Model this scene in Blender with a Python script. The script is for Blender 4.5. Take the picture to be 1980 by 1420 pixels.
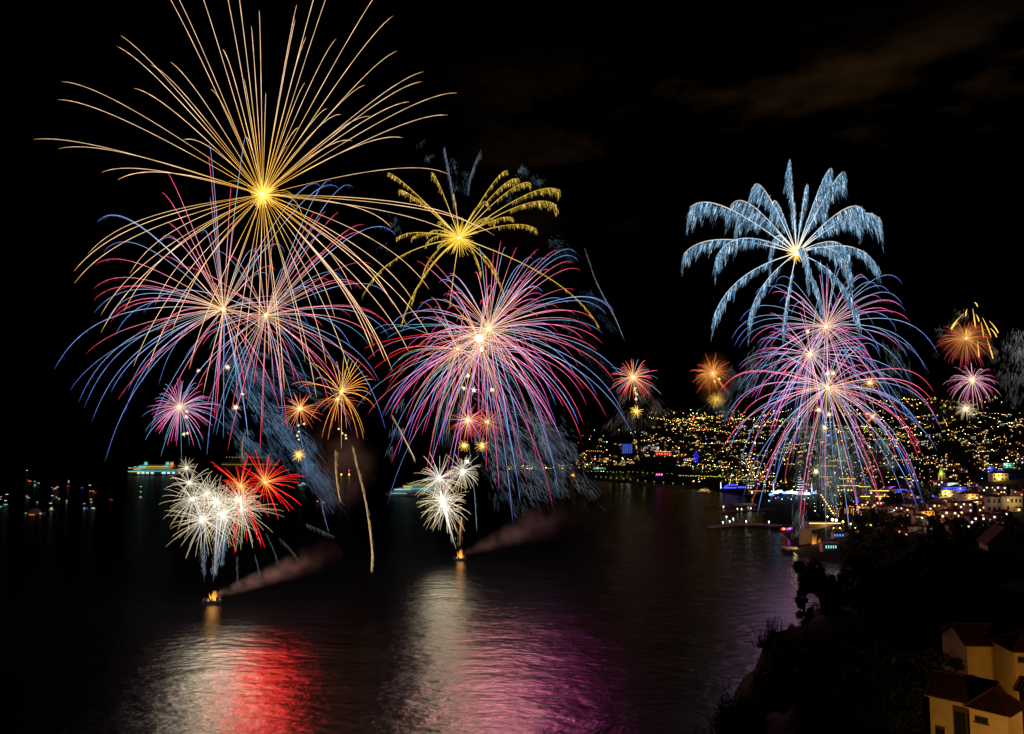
import bpy, math, random
import numpy as np

# ------------------------------------------------------------------ scene, camera, sky
for o in list(bpy.data.objects): bpy.data.objects.remove(o)
scene = bpy.context.scene
COL = scene.collection
R = math.radians
CAMZ = 130.0; F = 1540.0; CX, CY, HY = 990.0, 710.0, 850.0      # photo pixels: focal length, centre, horizon row
PITCH = math.atan((HY - CY) / F)
cam_d = bpy.data.cameras.new('camera'); cam = bpy.data.objects.new('camera', cam_d); COL.objects.link(cam)
cam.location = (0, 0, CAMZ); cam.rotation_euler = (math.pi / 2 + PITCH, 0, 0)
cam_d.sensor_width = 36; cam_d.lens = F / 1980 * 36; cam_d.clip_start = 0.5; cam_d.clip_end = 40000
scene.camera = cam
world = bpy.data.worlds.new('World'); scene.world = world; world.use_nodes = True
scene.view_settings.view_transform = 'Standard'; scene.view_settings.look = 'None'
scene.view_settings.exposure = 0; scene.view_settings.gamma = 1
cy = scene.cycles
cy.use_denoising = True
cy.max_bounces = 6; cy.diffuse_bounces = 2; cy.glossy_bounces = 3; cy.volume_bounces = 0; cy.transparent_max_bounces = 8
cy.sample_clamp_indirect = 0.02; cy.caustics_reflective = False; cy.caustics_refractive = False
cy.volume_step_rate = 2.0; cy.volume_max_steps = 64

def sky():
    nt = world.node_tree; N = nt.nodes; L = nt.links
    for n in list(N): N.remove(n)
    out = N.new('ShaderNodeOutputWorld'); bg = N.new('ShaderNodeBackground')
    st = N.new('ShaderNodeTexSky'); st.sky_type = 'NISHITA'; st.sun_disc = False
    st.sun_elevation = R(-12); st.sun_rotation = R(200)
    bg.inputs['Strength'].default_value = 0.05
    L.new(st.outputs[0], bg.inputs['Color'])
    # night clouds, faintly brown from the town below
    tc = N.new('ShaderNodeTexCoord'); mp = N.new('ShaderNodeMapping'); mp.inputs['Scale'].default_value = (1.0, 1.0, 2.6)
    mp.inputs['Rotation'].default_value = (0, R(-10), 0)
    nz = N.new('ShaderNodeTexNoise'); nz.inputs['Scale'].default_value = 4.2; nz.inputs['Detail'].default_value = 7; nz.inputs['Roughness'].default_value = .55
    rp = N.new('ShaderNodeValToRGB'); rp.color_ramp.elements[0].position = .51; rp.color_ramp.elements[1].position = .72
    rp.color_ramp.elements[0].color = (0, 0, 0, 1); rp.color_ramp.elements[1].color = (.017, .0085, .003, 1)
    sep = N.new('ShaderNodeSeparateXYZ')
    band = N.new('ShaderNodeMapRange'); band.inputs[1].default_value = .22; band.inputs[2].default_value = .34
    band2 = N.new('ShaderNodeMapRange'); band2.inputs[1].default_value = .46; band2.inputs[2].default_value = .40
    bx = N.new('ShaderNodeMapRange'); bx.inputs[1].default_value = -.1; bx.inputs[2].default_value = .12
    m1 = N.new('ShaderNodeMath'); m1.operation = 'MULTIPLY'; m2 = N.new('ShaderNodeMath'); m2.operation = 'MULTIPLY'
    bg2 = N.new('ShaderNodeBackground'); add = N.new('ShaderNodeAddShader')
    L.new(tc.outputs['Generated'], mp.inputs[0]); L.new(mp.outputs[0], nz.inputs['Vector']); L.new(nz.outputs[0], rp.inputs[0])
    L.new(tc.outputs['Generated'], sep.inputs[0]); L.new(sep.outputs[2], band.inputs[0]); L.new(sep.outputs[2], band2.inputs[0])
    L.new(sep.outputs[0], bx.inputs[0])
    L.new(band.outputs[0], m1.inputs[0]); L.new(band2.outputs[0], m1.inputs[1]); L.new(m1.outputs[0], m2.inputs[0]); L.new(bx.outputs[0], m2.inputs[1])
    L.new(rp.outputs[0], bg2.inputs['Color']); L.new(m2.outputs[0], bg2.inputs['Strength'])
    L.new(bg.outputs[0], add.inputs[0]); L.new(bg2.outputs[0], add.inputs[1]); L.new(add.outputs[0], out.inputs[0])
sky()

# ------------------------------------------------------------------ helpers
def raydir(px, py):
    x = (px - CX) / F; u = (CY - py) / F
    c, s = math.cos(PITCH), math.sin(PITCH)
    return np.array([x, c - u * s, s + u * c])
def at(px, py, Y):
    d = raydir(px, py); return d * (Y / d[1]) + np.array([0, 0, CAMZ])
def on_water(px, py, z=0.0):
    d = raydir(px, py); return d * ((CAMZ - z) / -d[2]) + np.array([0, 0, CAMZ])

def tag(o, label=None, cat=None, group=None, kind=None):
    if label: o['label'] = label
    if cat: o['category'] = cat
    if group: o['group'] = group
    if kind: o['kind'] = kind
    return o
def empty(name, loc, label, cat, group=None, rz=0):
    o = bpy.data.objects.new(name, None); COL.objects.link(o); o.location = tuple(loc); o.rotation_euler = (0, 0, rz)
    o.empty_display_size = 0.1
    return tag(o, label, cat, group)
def copy_tree(o, parent=None):
    c = o.copy(); COL.objects.link(c)
    if parent is not None: c.parent = parent
    for ch in list(o.children): copy_tree(ch, c)
    return c

class MB:
    def __init__(s): s.v = []; s.f = []; s.c = []; s.n = 0
    def add(s, v, f, col=None):
        v = np.asarray(v, float).reshape(-1, 3); s.v.append(v)
        s.f.extend([tuple(i + s.n for i in q) for q in f])
        if col is None: col = (1, 1, 1)
        c = np.asarray(col, float)
        if c.ndim == 1: c = np.tile(c, (len(v), 1))
        s.c.append(c); s.n += len(v)
    def box(s, c, size, rz=0, col=None, taper=1.0):
        x, y, z = [q / 2 for q in size]
        v = np.array([[-x, -y, -z], [x, -y, -z], [x, y, -z], [-x, y, -z], [-x * taper, -y * taper, z], [x * taper, -y * taper, z], [x * taper, y * taper, z], [-x * taper, y * taper, z]])
        ca, sa = math.cos(rz), math.sin(rz)
        v = v @ np.array([[ca, sa, 0], [-sa, ca, 0], [0, 0, 1]]) + np.array(c)
        s.add(v, [(0, 3, 2, 1), (4, 5, 6, 7), (0, 1, 5, 4), (1, 2, 6, 5), (2, 3, 7, 6), (3, 0, 4, 7)], col)
    def tube(s, pts, rad, col=None, sides=5, cap=True):
        pts = np.asarray(pts, float); n = len(pts)
        rad = np.broadcast_to(np.asarray(rad, float), (n,))
        t = np.gradient(pts, axis=0); t /= np.linalg.norm(t, axis=1)[:, None] + 1e-9
        ref = np.array([0, 1., 0]) if abs(t[:, 1]).mean() < .9 else np.array([1., 0, 0])
        a = np.cross(t, ref); a /= np.linalg.norm(a, axis=1)[:, None] + 1e-9
        b = np.cross(t, a)
        th = np.arange(sides) / sides * 2 * math.pi
        ring = pts[:, None, :] + rad[:, None, None] * (np.cos(th)[None, :, None] * a[:, None, :] + np.sin(th)[None, :, None] * b[:, None, :])
        f = [(i * sides + j, i * sides + (j + 1) % sides, (i + 1) * sides + (j + 1) % sides, (i + 1) * sides + j) for i in range(n - 1) for j in range(sides)]
        if cap: f += [tuple(range(sides)), tuple(reversed(range((n - 1) * sides, n * sides)))]
        if col is not None:
            col = np.asarray(col, float)
            if col.ndim == 2: col = np.repeat(col, sides, axis=0)
        s.add(ring.reshape(-1, 3), f, col)
    def ball(s, c, r, col=None, nu=8, nv=6, sz=1.0, jag=0, rng=None):
        v = [(0, 0, -1)]
        for i in range(1, nv):
            ph = math.pi * i / nv - math.pi / 2
            for j in range(nu): v.append((math.cos(ph) * math.cos(2 * math.pi * j / nu), math.cos(ph) * math.sin(2 * math.pi * j / nu), math.sin(ph)))
        v.append((0, 0, 1)); v = np.array(v)
        if jag: v = v * (1 + jag * (rng.random((len(v), 1)) - .5))
        v = v * np.array([r, r, r * sz]) + np.array(c)
        f = [(0, 1 + (j + 1) % nu, 1 + j) for j in range(nu)]
        for i in range(nv - 2):
            for j in range(nu): f.append((1 + i * nu + j, 1 + i * nu + (j + 1) % nu, 1 + (i + 1) * nu + (j + 1) % nu, 1 + (i + 1) * nu + j))
        L = len(v) - 1; b0 = 1 + (nv - 2) * nu
        f += [(L, b0 + j, b0 + (j + 1) % nu) for j in range(nu)]
        s.add(v, f, col)
    def cone(s, c, r, h, n=8, col=None, r2=0.0):
        v = [(c[0] + r * math.cos(2 * math.pi * j / n), c[1] + r * math.sin(2 * math.pi * j / n), c[2]) for j in range(n)]
        v += [(c[0] + r2 * math.cos(2 * math.pi * j / n), c[1] + r2 * math.sin(2 * math.pi * j / n), c[2] + h) for j in range(n)]
        s.add(v, [(j, (j + 1) % n, n + (j + 1) % n, n + j) for j in range(n)] + [tuple(reversed(range(n))), tuple(range(n, 2 * n))], col)
    def streaks(s, P, Q, r, col):
        # many thin three-sided sparks at once; P,Q (n,3)
        P = np.asarray(P); Q = np.asarray(Q); n = len(P)
        r = np.broadcast_to(np.asarray(r, float), (n,))[:, None]; col = np.broadcast_to(np.asarray(col, float), (n, 3))
        t = Q - P; t /= np.linalg.norm(t, axis=1)[:, None] + 1e-9
        a = np.cross(t, np.array([0.05, 1., 0.02])); a /= np.linalg.norm(a, axis=1)[:, None] + 1e-9; b = np.cross(t, a)
        V = np.stack([P + a * r, P - .5 * a * r + .87 * b * r, P - .5 * a * r - .87 * b * r, Q + .4 * a * r, Q - .2 * a * r + .35 * b * r, Q - .2 * a * r - .35 * b * r], 1).reshape(-1, 3)
        f = []
        for i in range(n):
            k = i * 6; f += [(k, k + 1, k + 4, k + 3), (k + 1, k + 2, k + 5, k + 4), (k + 2, k, k + 3, k + 5)]
        s.add(V, f, np.repeat(col, 6, axis=0))
    def build(s, name, mat, parent=None, origin=None, cols=False, smooth=False):
        V = np.concatenate(s.v); 
        if origin is not None: V = V - np.array(origin)
        me = bpy.data.meshes.new(name); me.from_pydata(V.tolist(), [], s.f)
        if cols:
            at_ = me.color_attributes.new('col', 'FLOAT_COLOR', 'POINT')
            c = np.concatenate(s.c); c = np.hstack([c, np.ones((len(c), 1))]).astype(np.float32)
            at_.data.foreach_set('color', c.ravel())
        me.materials.append(mat)
        if smooth: me.polygons.foreach_set('use_smooth', [True] * len(me.polygons))
        o = bpy.data.objects.new(name, me); COL.objects.link(o)
        if parent is not None: o.parent = parent
        elif origin is not None: o.location = tuple(origin)
        return o

# ------------------------------------------------------------------ materials
def newmat(name):
    m = bpy.data.materials.new(name); m.use_nodes = True; nt = m.node_tree
    for n in list(nt.nodes): nt.nodes.remove(n)
    out = nt.nodes.new('ShaderNodeOutputMaterial'); return m, nt, out
def mat_spark():
    m, nt, out = newmat('firework_spark'); e = nt.nodes.new('ShaderNodeEmission'); a = nt.nodes.new('ShaderNodeAttribute'); a.attribute_name = 'col'
    nt.links.new(a.outputs['Color'], e.inputs['Color']); e.inputs['Strength'].default_value = 1.0
    nt.links.new(e.outputs[0], out.inputs['Surface']); m.cycles.emission_sampling = 'NONE'; return m
SPARK = mat_spark()
_em = {}
def emit(col, s=1.0):
    k = (tuple(round(c, 3) for c in col), s)
    if k in _em: return _em[k]
    m, nt, out = newmat('glowing_surface'); e = nt.nodes.new('ShaderNodeEmission')
    e.inputs['Color'].default_value = (*col, 1); e.inputs['Strength'].default_value = s
    nt.links.new(e.outputs[0], out.inputs['Surface']); m.cycles.emission_sampling = 'NONE'; _em[k] = m; return m
def pbr(name, col, rough=.8, var=.25, scale=1.0, bump=0.0, wave=None, metallic=0.0):
    m, nt, out = newmat(name); N = nt.nodes; L = nt.links
    p = N.new('ShaderNodeBsdfPrincipled'); p.inputs['Specular IOR Level'].default_value = .08 if rough > .75 else .5; p.inputs['Roughness'].default_value = rough; p.inputs['Metallic'].default_value = metallic
    tc = N.new('ShaderNodeTexCoord'); nz = N.new('ShaderNodeTexNoise'); nz.inputs['Scale'].default_value = scale; nz.inputs['Detail'].default_value = 6
    L.new(tc.outputs['Object'], nz.inputs['Vector'])
    mx = N.new('ShaderNodeMixRGB'); mx.inputs[1].default_value = (*[c * (1 - var) for c in col], 1); mx.inputs[2].default_value = (*[min(1, c * (1 + var)) for c in col], 1)
    L.new(nz.outputs[0], mx.inputs[0]); src = mx.outputs[0]
    hsrc = nz.outputs[0]
    if wave:
        w = N.new('ShaderNodeTexWave'); w.inputs['Scale'].default_value = wave[0]; w.bands_direction = wave[1]; w.inputs['Distortion'].default_value = .4
        L.new(tc.outputs['Object'], w.inputs['Vector'])
        m2 = N.new('ShaderNodeMixRGB'); m2.blend_type = 'MULTIPLY'; m2.inputs[0].default_value = .5; L.new(src, m2.inputs[1]); L.new(w.outputs[0], m2.inputs[2]); src = m2.outputs[0]; hsrc = w.outputs[0]
    L.new(src, p.inputs['Base Color'])
    if bump:
        b = N.new('ShaderNodeBump'); b.inputs['Strength'].default_value = bump; b.inputs['Distance'].default_value = .1; L.new(hsrc, b.inputs['Height']); L.new(b.outputs[0], p.inputs['Normal'])
    L.new(p.outputs[0], out.inputs['Surface']); return m
M_LAND = pbr('dark_scrub_ground', (.012, .014, .008), .95, .5, .03)
M_LEAF = pbr('foliage', (.03, .045, .018), .8, .5, .5)
M_BARK = pbr('bark', (.09, .06, .04), .9, .3, 3)
M_WALL = pbr('cream_plaster', (.55, .47, .34), .9, .12, .6, .1)
M_OCHRE = pbr('ochre_plaster', (.58, .49, .30), .9, .22, .7, .2)
M_STONE = pbr('stone', (.32, .28, .23), .9, .25, .4, .2)
M_TILE = pbr('clay_roof_tiles', (.09, .036, .022), .8, .45, 2.0, .5)
M_DARK = pbr('dark_metal', (.05, .05, .055), .5, .2, 2)
M_HULL = pbr('white_hull_paint', (.6, .62, .64), .4, .08, .3)
M_NAVY = pbr('navy_hull_paint', (.03, .05, .09), .4, .08, .3)
M_ROCK = pbr('breakwater_rock', (.2, .17, .13), .95, .5, .15, .5)
M_GLASS = pbr('dark_window_glass', (.02, .025, .03), .15, .1, 1)
M_WOOD = pbr('dark_wood', (.08, .05, .03), .7, .3, 2)

def mat_water():
    m, nt, out = newmat('night_sea'); N = nt.nodes; L = nt.links
    p = N.new('ShaderNodeBsdfPrincipled'); p.inputs['Base Color'].default_value = (.0015, .003, .005, 1)
    p.inputs['Roughness'].default_value = WATER_ROUGH; p.inputs['IOR'].default_value = 1.33
    g = N.new('ShaderNodeNewGeometry')
    def noise(scale, sx, sy, det, rough):
        mp = N.new('ShaderNodeMapping'); mp.inputs['Scale'].default_value = (sx, sy, 1); mp.inputs['Rotation'].default_value = (0, 0, R(8))
        L.new(g.outputs['Position'], mp.inputs[0]); n = N.new('ShaderNodeTexNoise'); n.inputs['Scale'].default_value = scale
        n.inputs['Detail'].default_value = det; n.inputs['Roughness'].default_value = rough; L.new(mp.outputs[0], n.inputs['Vector']); return n.outputs[0]
    a = noise(.035, .5, 1.0, 3, .5); b = noise(.15, .62, 1.0, 6, .60)
    ad = N.new('ShaderNodeMath'); ad.operation = 'MULTIPLY_ADD'; L.new(a, ad.inputs[0]); ad.inputs[1].default_value = 1.6; L.new(b, ad.inputs[2])
    bp = N.new('ShaderNodeBump'); bp.inputs['Strength'].default_value = 1.0; bp.inputs['Distance'].default_value = WATER_BUMP; L.new(ad.outputs[0], bp.inputs['Height'])
    # choppy water never mirrors as fully at grazing angles as a flat sheet: the reflectance levels off
    gl = N.new('ShaderNodeBsdfGlossy'); gl.inputs['Roughness'].default_value = WATER_ROUGH; gl.inputs['Color'].default_value = (1, 1, 1, 1); L.new(bp.outputs[0], gl.inputs['Normal'])
    df = N.new('ShaderNodeBsdfDiffuse'); df.inputs['Color'].default_value = (.0015, .003, .005, 1)
    fr = N.new('ShaderNodeFresnel'); fr.inputs['IOR'].default_value = 1.33; mn = N.new('ShaderNodeMath'); mn.operation = 'MINIMUM'; mn.inputs[1].default_value = .145
    L.new(fr.outputs[0], mn.inputs[0]); mx = N.new('ShaderNodeMixShader'); L.new(mn.outputs[0], mx.inputs[0]); L.new(df.outputs[0], mx.inputs[1]); L.new(gl.outputs[0], mx.inputs[2])
    N.remove(p); L.new(mx.outputs[0], out.inputs['Surface']); return m
WATER_ROUGH = .17; WATER_BUMP = 1.05
M_WATER = mat_water()
def mat_smoke(name, dens, col=(.75, .7, .68), scale=.03, lo=.42, hi=.7, stretch=(1, 1, 1)):
    m, nt, out = newmat(name); N = nt.nodes; L = nt.links
    v = N.new('ShaderNodeVolumePrincipled'); v.inputs['Color'].default_value = (*col, 1); v.inputs['Anisotropy'].default_value = .2
    tc = N.new('ShaderNodeTexCoord')
    # density falls to nothing at the cloud's own boundary: unit sphere in generated space
    mp = N.new('ShaderNodeMapping'); mp.inputs['Location'].default_value = (-1, -1, -1); mp.inputs['Scale'].default_value = (2, 2, 2)
    L.new(tc.outputs['Generated'], mp.inputs[0]); ln = N.new('ShaderNodeVectorMath'); ln.operation = 'LENGTH'; L.new(mp.outputs[0], ln.inputs[0])
    mr = N.new('ShaderNodeMapRange'); mr.inputs[1].default_value = .98; mr.inputs[2].default_value = .25; mr.interpolation_type = 'SMOOTHSTEP'; L.new(ln.outputs['Value'], mr.inputs[0])
    mp2 = N.new('ShaderNodeMapping'); mp2.inputs['Scale'].default_value = stretch; L.new(tc.outputs['Object'], mp2.inputs[0])
    nz = N.new('ShaderNodeTexNoise'); nz.inputs['Scale'].default_value = scale; nz.inputs['Detail'].default_value = 4; L.new(mp2.outputs[0], nz.inputs['Vector'])
    m2 = N.new('ShaderNodeMapRange'); m2.inputs[1].default_value = lo; m2.inputs[2].default_value = hi; L.new(nz.outputs[0], m2.inputs[0])
    k = N.new('ShaderNodeMath'); k.operation = 'MULTIPLY'; L.new(mr.outputs[0], k.inputs[0]); L.new(m2.outputs[0], k.inputs[1])
    k2 = N.new('ShaderNodeMath'); k2.operation = 'MULTIPLY'; L.new(k.outputs[0], k2.inputs[0]); k2.inputs[1].default_value = dens
    L.new(k2.outputs[0], v.inputs['Density']); L.new(v.outputs[0], out.inputs['Volume']); return m

def point_light(loc, col, rad, L, parent=None, watts=None):
    d = bpy.data.lights.new('glow', 'POINT'); d.color = col; d.shadow_soft_size = rad
    d.energy = watts if watts is not None else L * 4 * math.pi ** 2 * rad * rad
    o = bpy.data.objects.new('glow', d); COL.objects.link(o)
    if parent is not None: o.parent = parent
    o.location = tuple(loc); return o

# ------------------------------------------------------------------ terrain
shore = [(25, 120), (70, 200), (112, 350), (155, 455), (200, 556), (250, 640), (335, 735), (378, 780), (345, 840), (322, 905), (338, 980), (392, 1178), (475, 1483), (545, 1741), (508, 2002), (480, 2107), (301, 2441), (191, 2669), (-80, 3080), (-213, 3640), (-120, 4600), (300, 6500), (700, 9500)]
ctl = [(x, y, 0) for x, y in shore]
ctl += [(-2500, 0, -60), (-2500, 3000, -90), (-1200, 1000, -60), (-1000, 3000, -60), (-1500, 8000, -90), (0, 450, -25), (90, 650, -25), (0, 1200, -40), (200, 1000, -25), (280, 780, -8), (300, 1450, -20), (300, 1900, -30), (0, 2300, -40), (-450, 3100, -30), (-600, 4500, -40), (-300, 6500, -50), (60, 350, -12), (0, 9500, -60), (-200, 100, -20), (-200, 400, -40), (20, 200, -15), (110, 455, -14), (93, 375, -7), (100, 402, -7), (106, 430, -9), (84, 345, -5)]
ctl += [(0, -10, 124), (0, 8, 122), (0, 30, 95), (0, 60, 45), (5, 95, 5), (-60, 0, 70), (-120, 0, 5), (-60, 60, 5), (60, 20, 112), (150, 50, 118), (400, 0, 150), (700, 300, 140), (0, -120, 150), (400, -200, 190), (25, 55, 100), (30, 90, 86)]
ctl += [(.245 * y, y, 130 - .356 * y - 14) for y in (90, 120, 150, 190, 230, 280, 330)] + [(.228 * y, y, 130 - .356 * y - 24) for y in (120, 160, 200, 250, 300)] + [(.278 * y, y, 130 - .312 * y - 8) for y in (230, 290, 350)] + [(.302 * y, y, 130 - .253 * y - 9) for y in (300, 380, 450)] + [(.352 * y, y, 130 - .224 * y - 9) for y in (360, 440, 520)]
for px, py, Y in [(1415, 1420, 140), (1450, 1300, 190), (1485, 1225, 250), (1560, 1198, 300), (1640, 1130, 480), (1600, 1420, 120), (1750, 1420, 105), (1900, 1500, 100), (2000, 1440, 115), (1700, 1230, 230), (1900, 1300, 140), (1900, 1190, 220), (1980, 1120, 260), (2200, 1150, 260), (1750, 1120, 420), (1900, 1110, 340), (1800, 1050, 600), (1950, 1050, 450), (2200, 1030, 500), (1690, 1040, 900), (1600, 1035, 1030), (1565, 990, 1300), (1750, 965, 1200), (1900, 965, 1000), (2200, 960, 1000), (1700, 905, 1700), (1560, 930, 1950), (1950, 905, 1600), (1800, 850, 2500), (1950, 850, 2300), (2300, 850, 2300), (1500, 905, 2400), (1300, 905, 2650), (1200, 915, 2700), (1500, 850, 3200), (1250, 850, 3300), (1130, 850, 3500), (1020, 890, 3500), (1250, 800, 4100), (1400, 785, 4500), (1600, 768, 5000), (1980, 755, 5200), (2500, 750, 5200), (1130, 822, 4300), (1000, 868, 4300), (1800, 800, 3800), (1600, 815, 3600)]:
    p = at(px, py, Y); ctl.append(tuple(p))
ctl += [(47, 84, 89), (58, 98, 88), (70, 92, 89), (38, 92, 84), (66, 112, 88), (78, 130, 88), (52, 75, 92)]
ctl += [(1500, 9500, 420), (4000, 9500, 600), (7000, 9000, 700), (8000, 4000, 700), (5000, 1500, 450), (2500, 600, 300)]
CT = np.array(ctl, float)
def _k(a, b): return np.linalg.norm(a[:, None, :] - b[None, :, :], axis=2)
_A = _k(CT[:, :2], CT[:, :2]); _P = np.hstack([np.ones((len(CT), 1)), CT[:, :2] / 1000])
_M = np.block([[_A + np.eye(len(CT)) * 1e-6, _P], [_P.T, np.zeros((3, 3))]])
_W = np.linalg.solve(_M, np.concatenate([CT[:, 2], np.zeros(3)]))
def ground(x, y):
    q = np.stack([np.ravel(x), np.ravel(y)], 1).astype(float)
    out = np.empty(len(q))
    for i in range(0, len(q), 4000):
        s = q[i:i + 4000]; out[i:i + 4000] = _k(s, CT[:, :2]) @ _W[:-3] + np.hstack([np.ones((len(s), 1)), s / 1000]) @ _W[-3:]
    d = np.sqrt(q[:, 0] ** 2 + q[:, 1] ** 2)
    out += np.clip((d - 1500) / 2500, 0, 1) * np.clip(out / 60, 0, 1) * 9 * (np.sin(q[:, 0] / 90 + 2 * np.sin(q[:, 1] / 210)) * np.sin(q[:, 1] / 130 + 1.3 * np.sin(q[:, 0] / 170)))
    return np.clip(out, -30, 900)
def on_land(pix, ymin=500, ymax=8500):
    """first meeting of each pixel ray with the terrain"""
    res = []
    ys = ymin * (ymax / ymin) ** np.linspace(0, 1, 260)
    for px, py in pix:
        d = raydir(px, py); p = d[None, :] * (ys / d[1])[:, None]; z = p[:, 2] + CAMZ
        g = ground(p[:, 0], p[:, 1]); h = np.where((g >= z) & (g > .5))[0]
        if len(h) and z[h[0]] > -1:
            i = h[0]
            if i > 0:
                t = (z[i - 1] - g[i - 1]) / max(1e-6, (z[i - 1] - g[i - 1]) + (g[i] - z[i])); q = p[i - 1] * (1 - t) + p[i] * t
            else: q = p[i]
            gz = ground(q[0], q[1])[0]; res.append((q[0], q[1], gz))
        else: res.append(None)
    return res
def terrain():
    nx, ny = 170, 260
    ys = -150 + 9600 * (np.linspace(0, 1, ny) ** 2.6) + np.linspace(0, 60, ny); ss = np.linspace(-.75, 1.0, nx)
    Y = np.repeat(ys[:, None], nx, 1); X = ss[None, :] * (Y + 350) * (1 + .0 * Y)
    Z = ground(X, Y).reshape(ny, nx)
    f = [(i * nx + j, i * nx + j + 1, (i + 1) * nx + j + 1, (i + 1) * nx + j) for i in range(ny - 1) for j in range(nx - 1)]
    mb = MB(); mb.add(np.stack([X, Y, Z], 2).reshape(-1, 3), f)
    o = mb.build('hillside', M_LAND, smooth=True); tag(o, kind='structure')
terrain()
mb = MB(); S_ = 30000
mb.add([(-S_, -2000, 0), (S_, -2000, 0), (S_, S_, 0), (-S_, S_, 0)], [(0, 1, 2, 3)])
tag(mb.build('sea', M_WATER), kind='structure')

# ------------------------------------------------------------------ fireworks
rng = np.random.default_rng(11); rnd = random.Random(5)
def PX(Y): return Y / F                                   # metres per photo pixel at depth Y
K = 2.0
def curve(C, T, sag, n=22, k=K, u0=0.0):
    u = np.linspace(u0, 1, n); g = (1 - np.exp(-k * u)) / (1 - math.exp(-k)); h = (k * u - 1 + np.exp(-k * u)) / (k - 1 + math.exp(-k))
    dn = np.array([0, 0, -sag]); D = T - C - dn
    return C[None] + D[None] * g[:, None] + dn[None] * h[:, None], u
def ramp(u, stops):
    xs = [s[0] for s in stops]; return np.stack([np.interp(u, xs, [s[1][i] for s in stops]) for i in range(3)], 1)
GOLD = [(0, (1.5, .8, .12)), (.12, (1.1, .55, .08)), (.28, (1.25, .82, .46)), (.8, (1.25, .76, .38)), (1, (.75, .38, .05))]
PINK = [(0, (2.0, 1.1, .5)), (.12, (1.6, .7, .45)), (.3, (1.5, .45, .72)), (.7, (1.4, .13, .32)), (1, (.8, .03, .08))]
BLUE = [(0, (2.0, 1.4, .7)), (.12, (.8, .8, .9)), (.3, (.45, .72, 1.15)), (.7, (.28, .45, 1.15)), (1, (.08, .15, .6))]
MAGE = [(0, (2.0, 1.2, .8)), (.12, (1.5, .6, .8)), (.3, (1.45, .48, 1.1)), (.7, (1.35, .14, .58)), (1, (.7, .03, .2))]
CYAN = [(0, (1.6, 1.2, .7)), (.15, (.6, .7, .7)), (.4, (.22, .6, .85)), (1, (.06, .25, .45))]
WHIT = [(0, (2.2, 2.1, 1.9)), (.2, (1.4, 1.25, 1.0)), (.6, (1.3, 1.0, .6)), (1, (.6, .58, .2))]
RED = [(0, (2.2, 1.5, .5)), (.12, (1.6, .35, .05)), (.3, (1.5, .03, .02)), (1, (1.1, .01, .01))]
ORNG = [(0, (2.5, 1.6, .5)), (.2, (1.8, .6, .1)), (.6, (1.3, .42, .05)), (1, (.6, .15, .02))]
YELL = [(0, (2.2, 1.5, .4)), (.25, (1.4, .75, .08)), (1, (.55, .32, .03))]
REDO = [(0, (2.4, 1.5, .6)), (.2, (1.7, .6, .15)), (.6, (1.2, .12, .12)), (1, (.4, .03, .06))]
BRIGHT = 1.0; WK = .57
def trail(th, C, T, sag, stops, w, mul=1.0, n=20, k=K, u0=0.0, hair=0, name='spark_trail', fringe=None):
    pts, u = curve(C, T, sag, n, k, u0); px = PX(C[1])
    r = w * WK * px * np.clip(np.minimum(.45 + u * 3, (1.03 - u) * 9), .15, 1)
    fl = 1 + .22 * np.sin(u * rng.uniform(20, 60) + rng.uniform(0, 6)) * rng.uniform(.3, 1) + rng.normal(0, .10, len(u)); r = r * np.clip(1 + rng.normal(0, .10, len(u)), .6, 1.4)
    mb = MB(); mb.tube(pts - C, r, ramp(u, stops) * mul * BRIGHT * np.clip(fl, .35, 1.6)[:, None], 4)
    if hair:
        m = hair; ui = rng.uniform(.55, 1, m); base = np.stack([np.interp(ui, u, pts[:, i]) for i in range(3)], 1) - C
        ln = rng.uniform(2, 7, m)[:, None] * px
        d = np.stack([rng.normal(0, .35, m), rng.normal(0, .2, m), -np.ones(m)], 1)
        mb.streaks(base, base + d * ln, .28 * px, ramp(ui, stops) * mul * .28)
    return mb.build(name, SPARK, th, cols=True)
def core(th, px, r, col=(6, 5.2, 3.6), spikes=14, sl=3.0, edge=(2.2, 1.2, .25)):
    mb = MB(); mb.ball((0, 0, 0), r * px * .62, col, 10, 8, 1, .5, rng); spikes = int(spikes * 2.2)
    d = rng.normal(size=(spikes, 3)); d /= np.linalg.norm(d, axis=1)[:, None]
    mb.streaks(np.zeros((spikes, 3)), d * (r * px * rng.uniform(.5, 1, spikes)[:, None] * sl), .55 * px, np.tile(edge, (spikes, 1)))
    return mb.build('core', SPARK, th, cols=True)
def randdirs(n, up=None):
    i = np.arange(n) + .5; ph = np.arccos(1 - 2 * i / n); th = math.pi * (1 + 5 ** .5) * i + rng.uniform(0, 6)
    d = np.stack([np.cos(th) * np.sin(ph), np.sin(th) * np.sin(ph), np.cos(ph)], 1) + rng.normal(0, .13, (n, 3))
    return d / np.linalg.norm(d, axis=1)[:, None]
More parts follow.
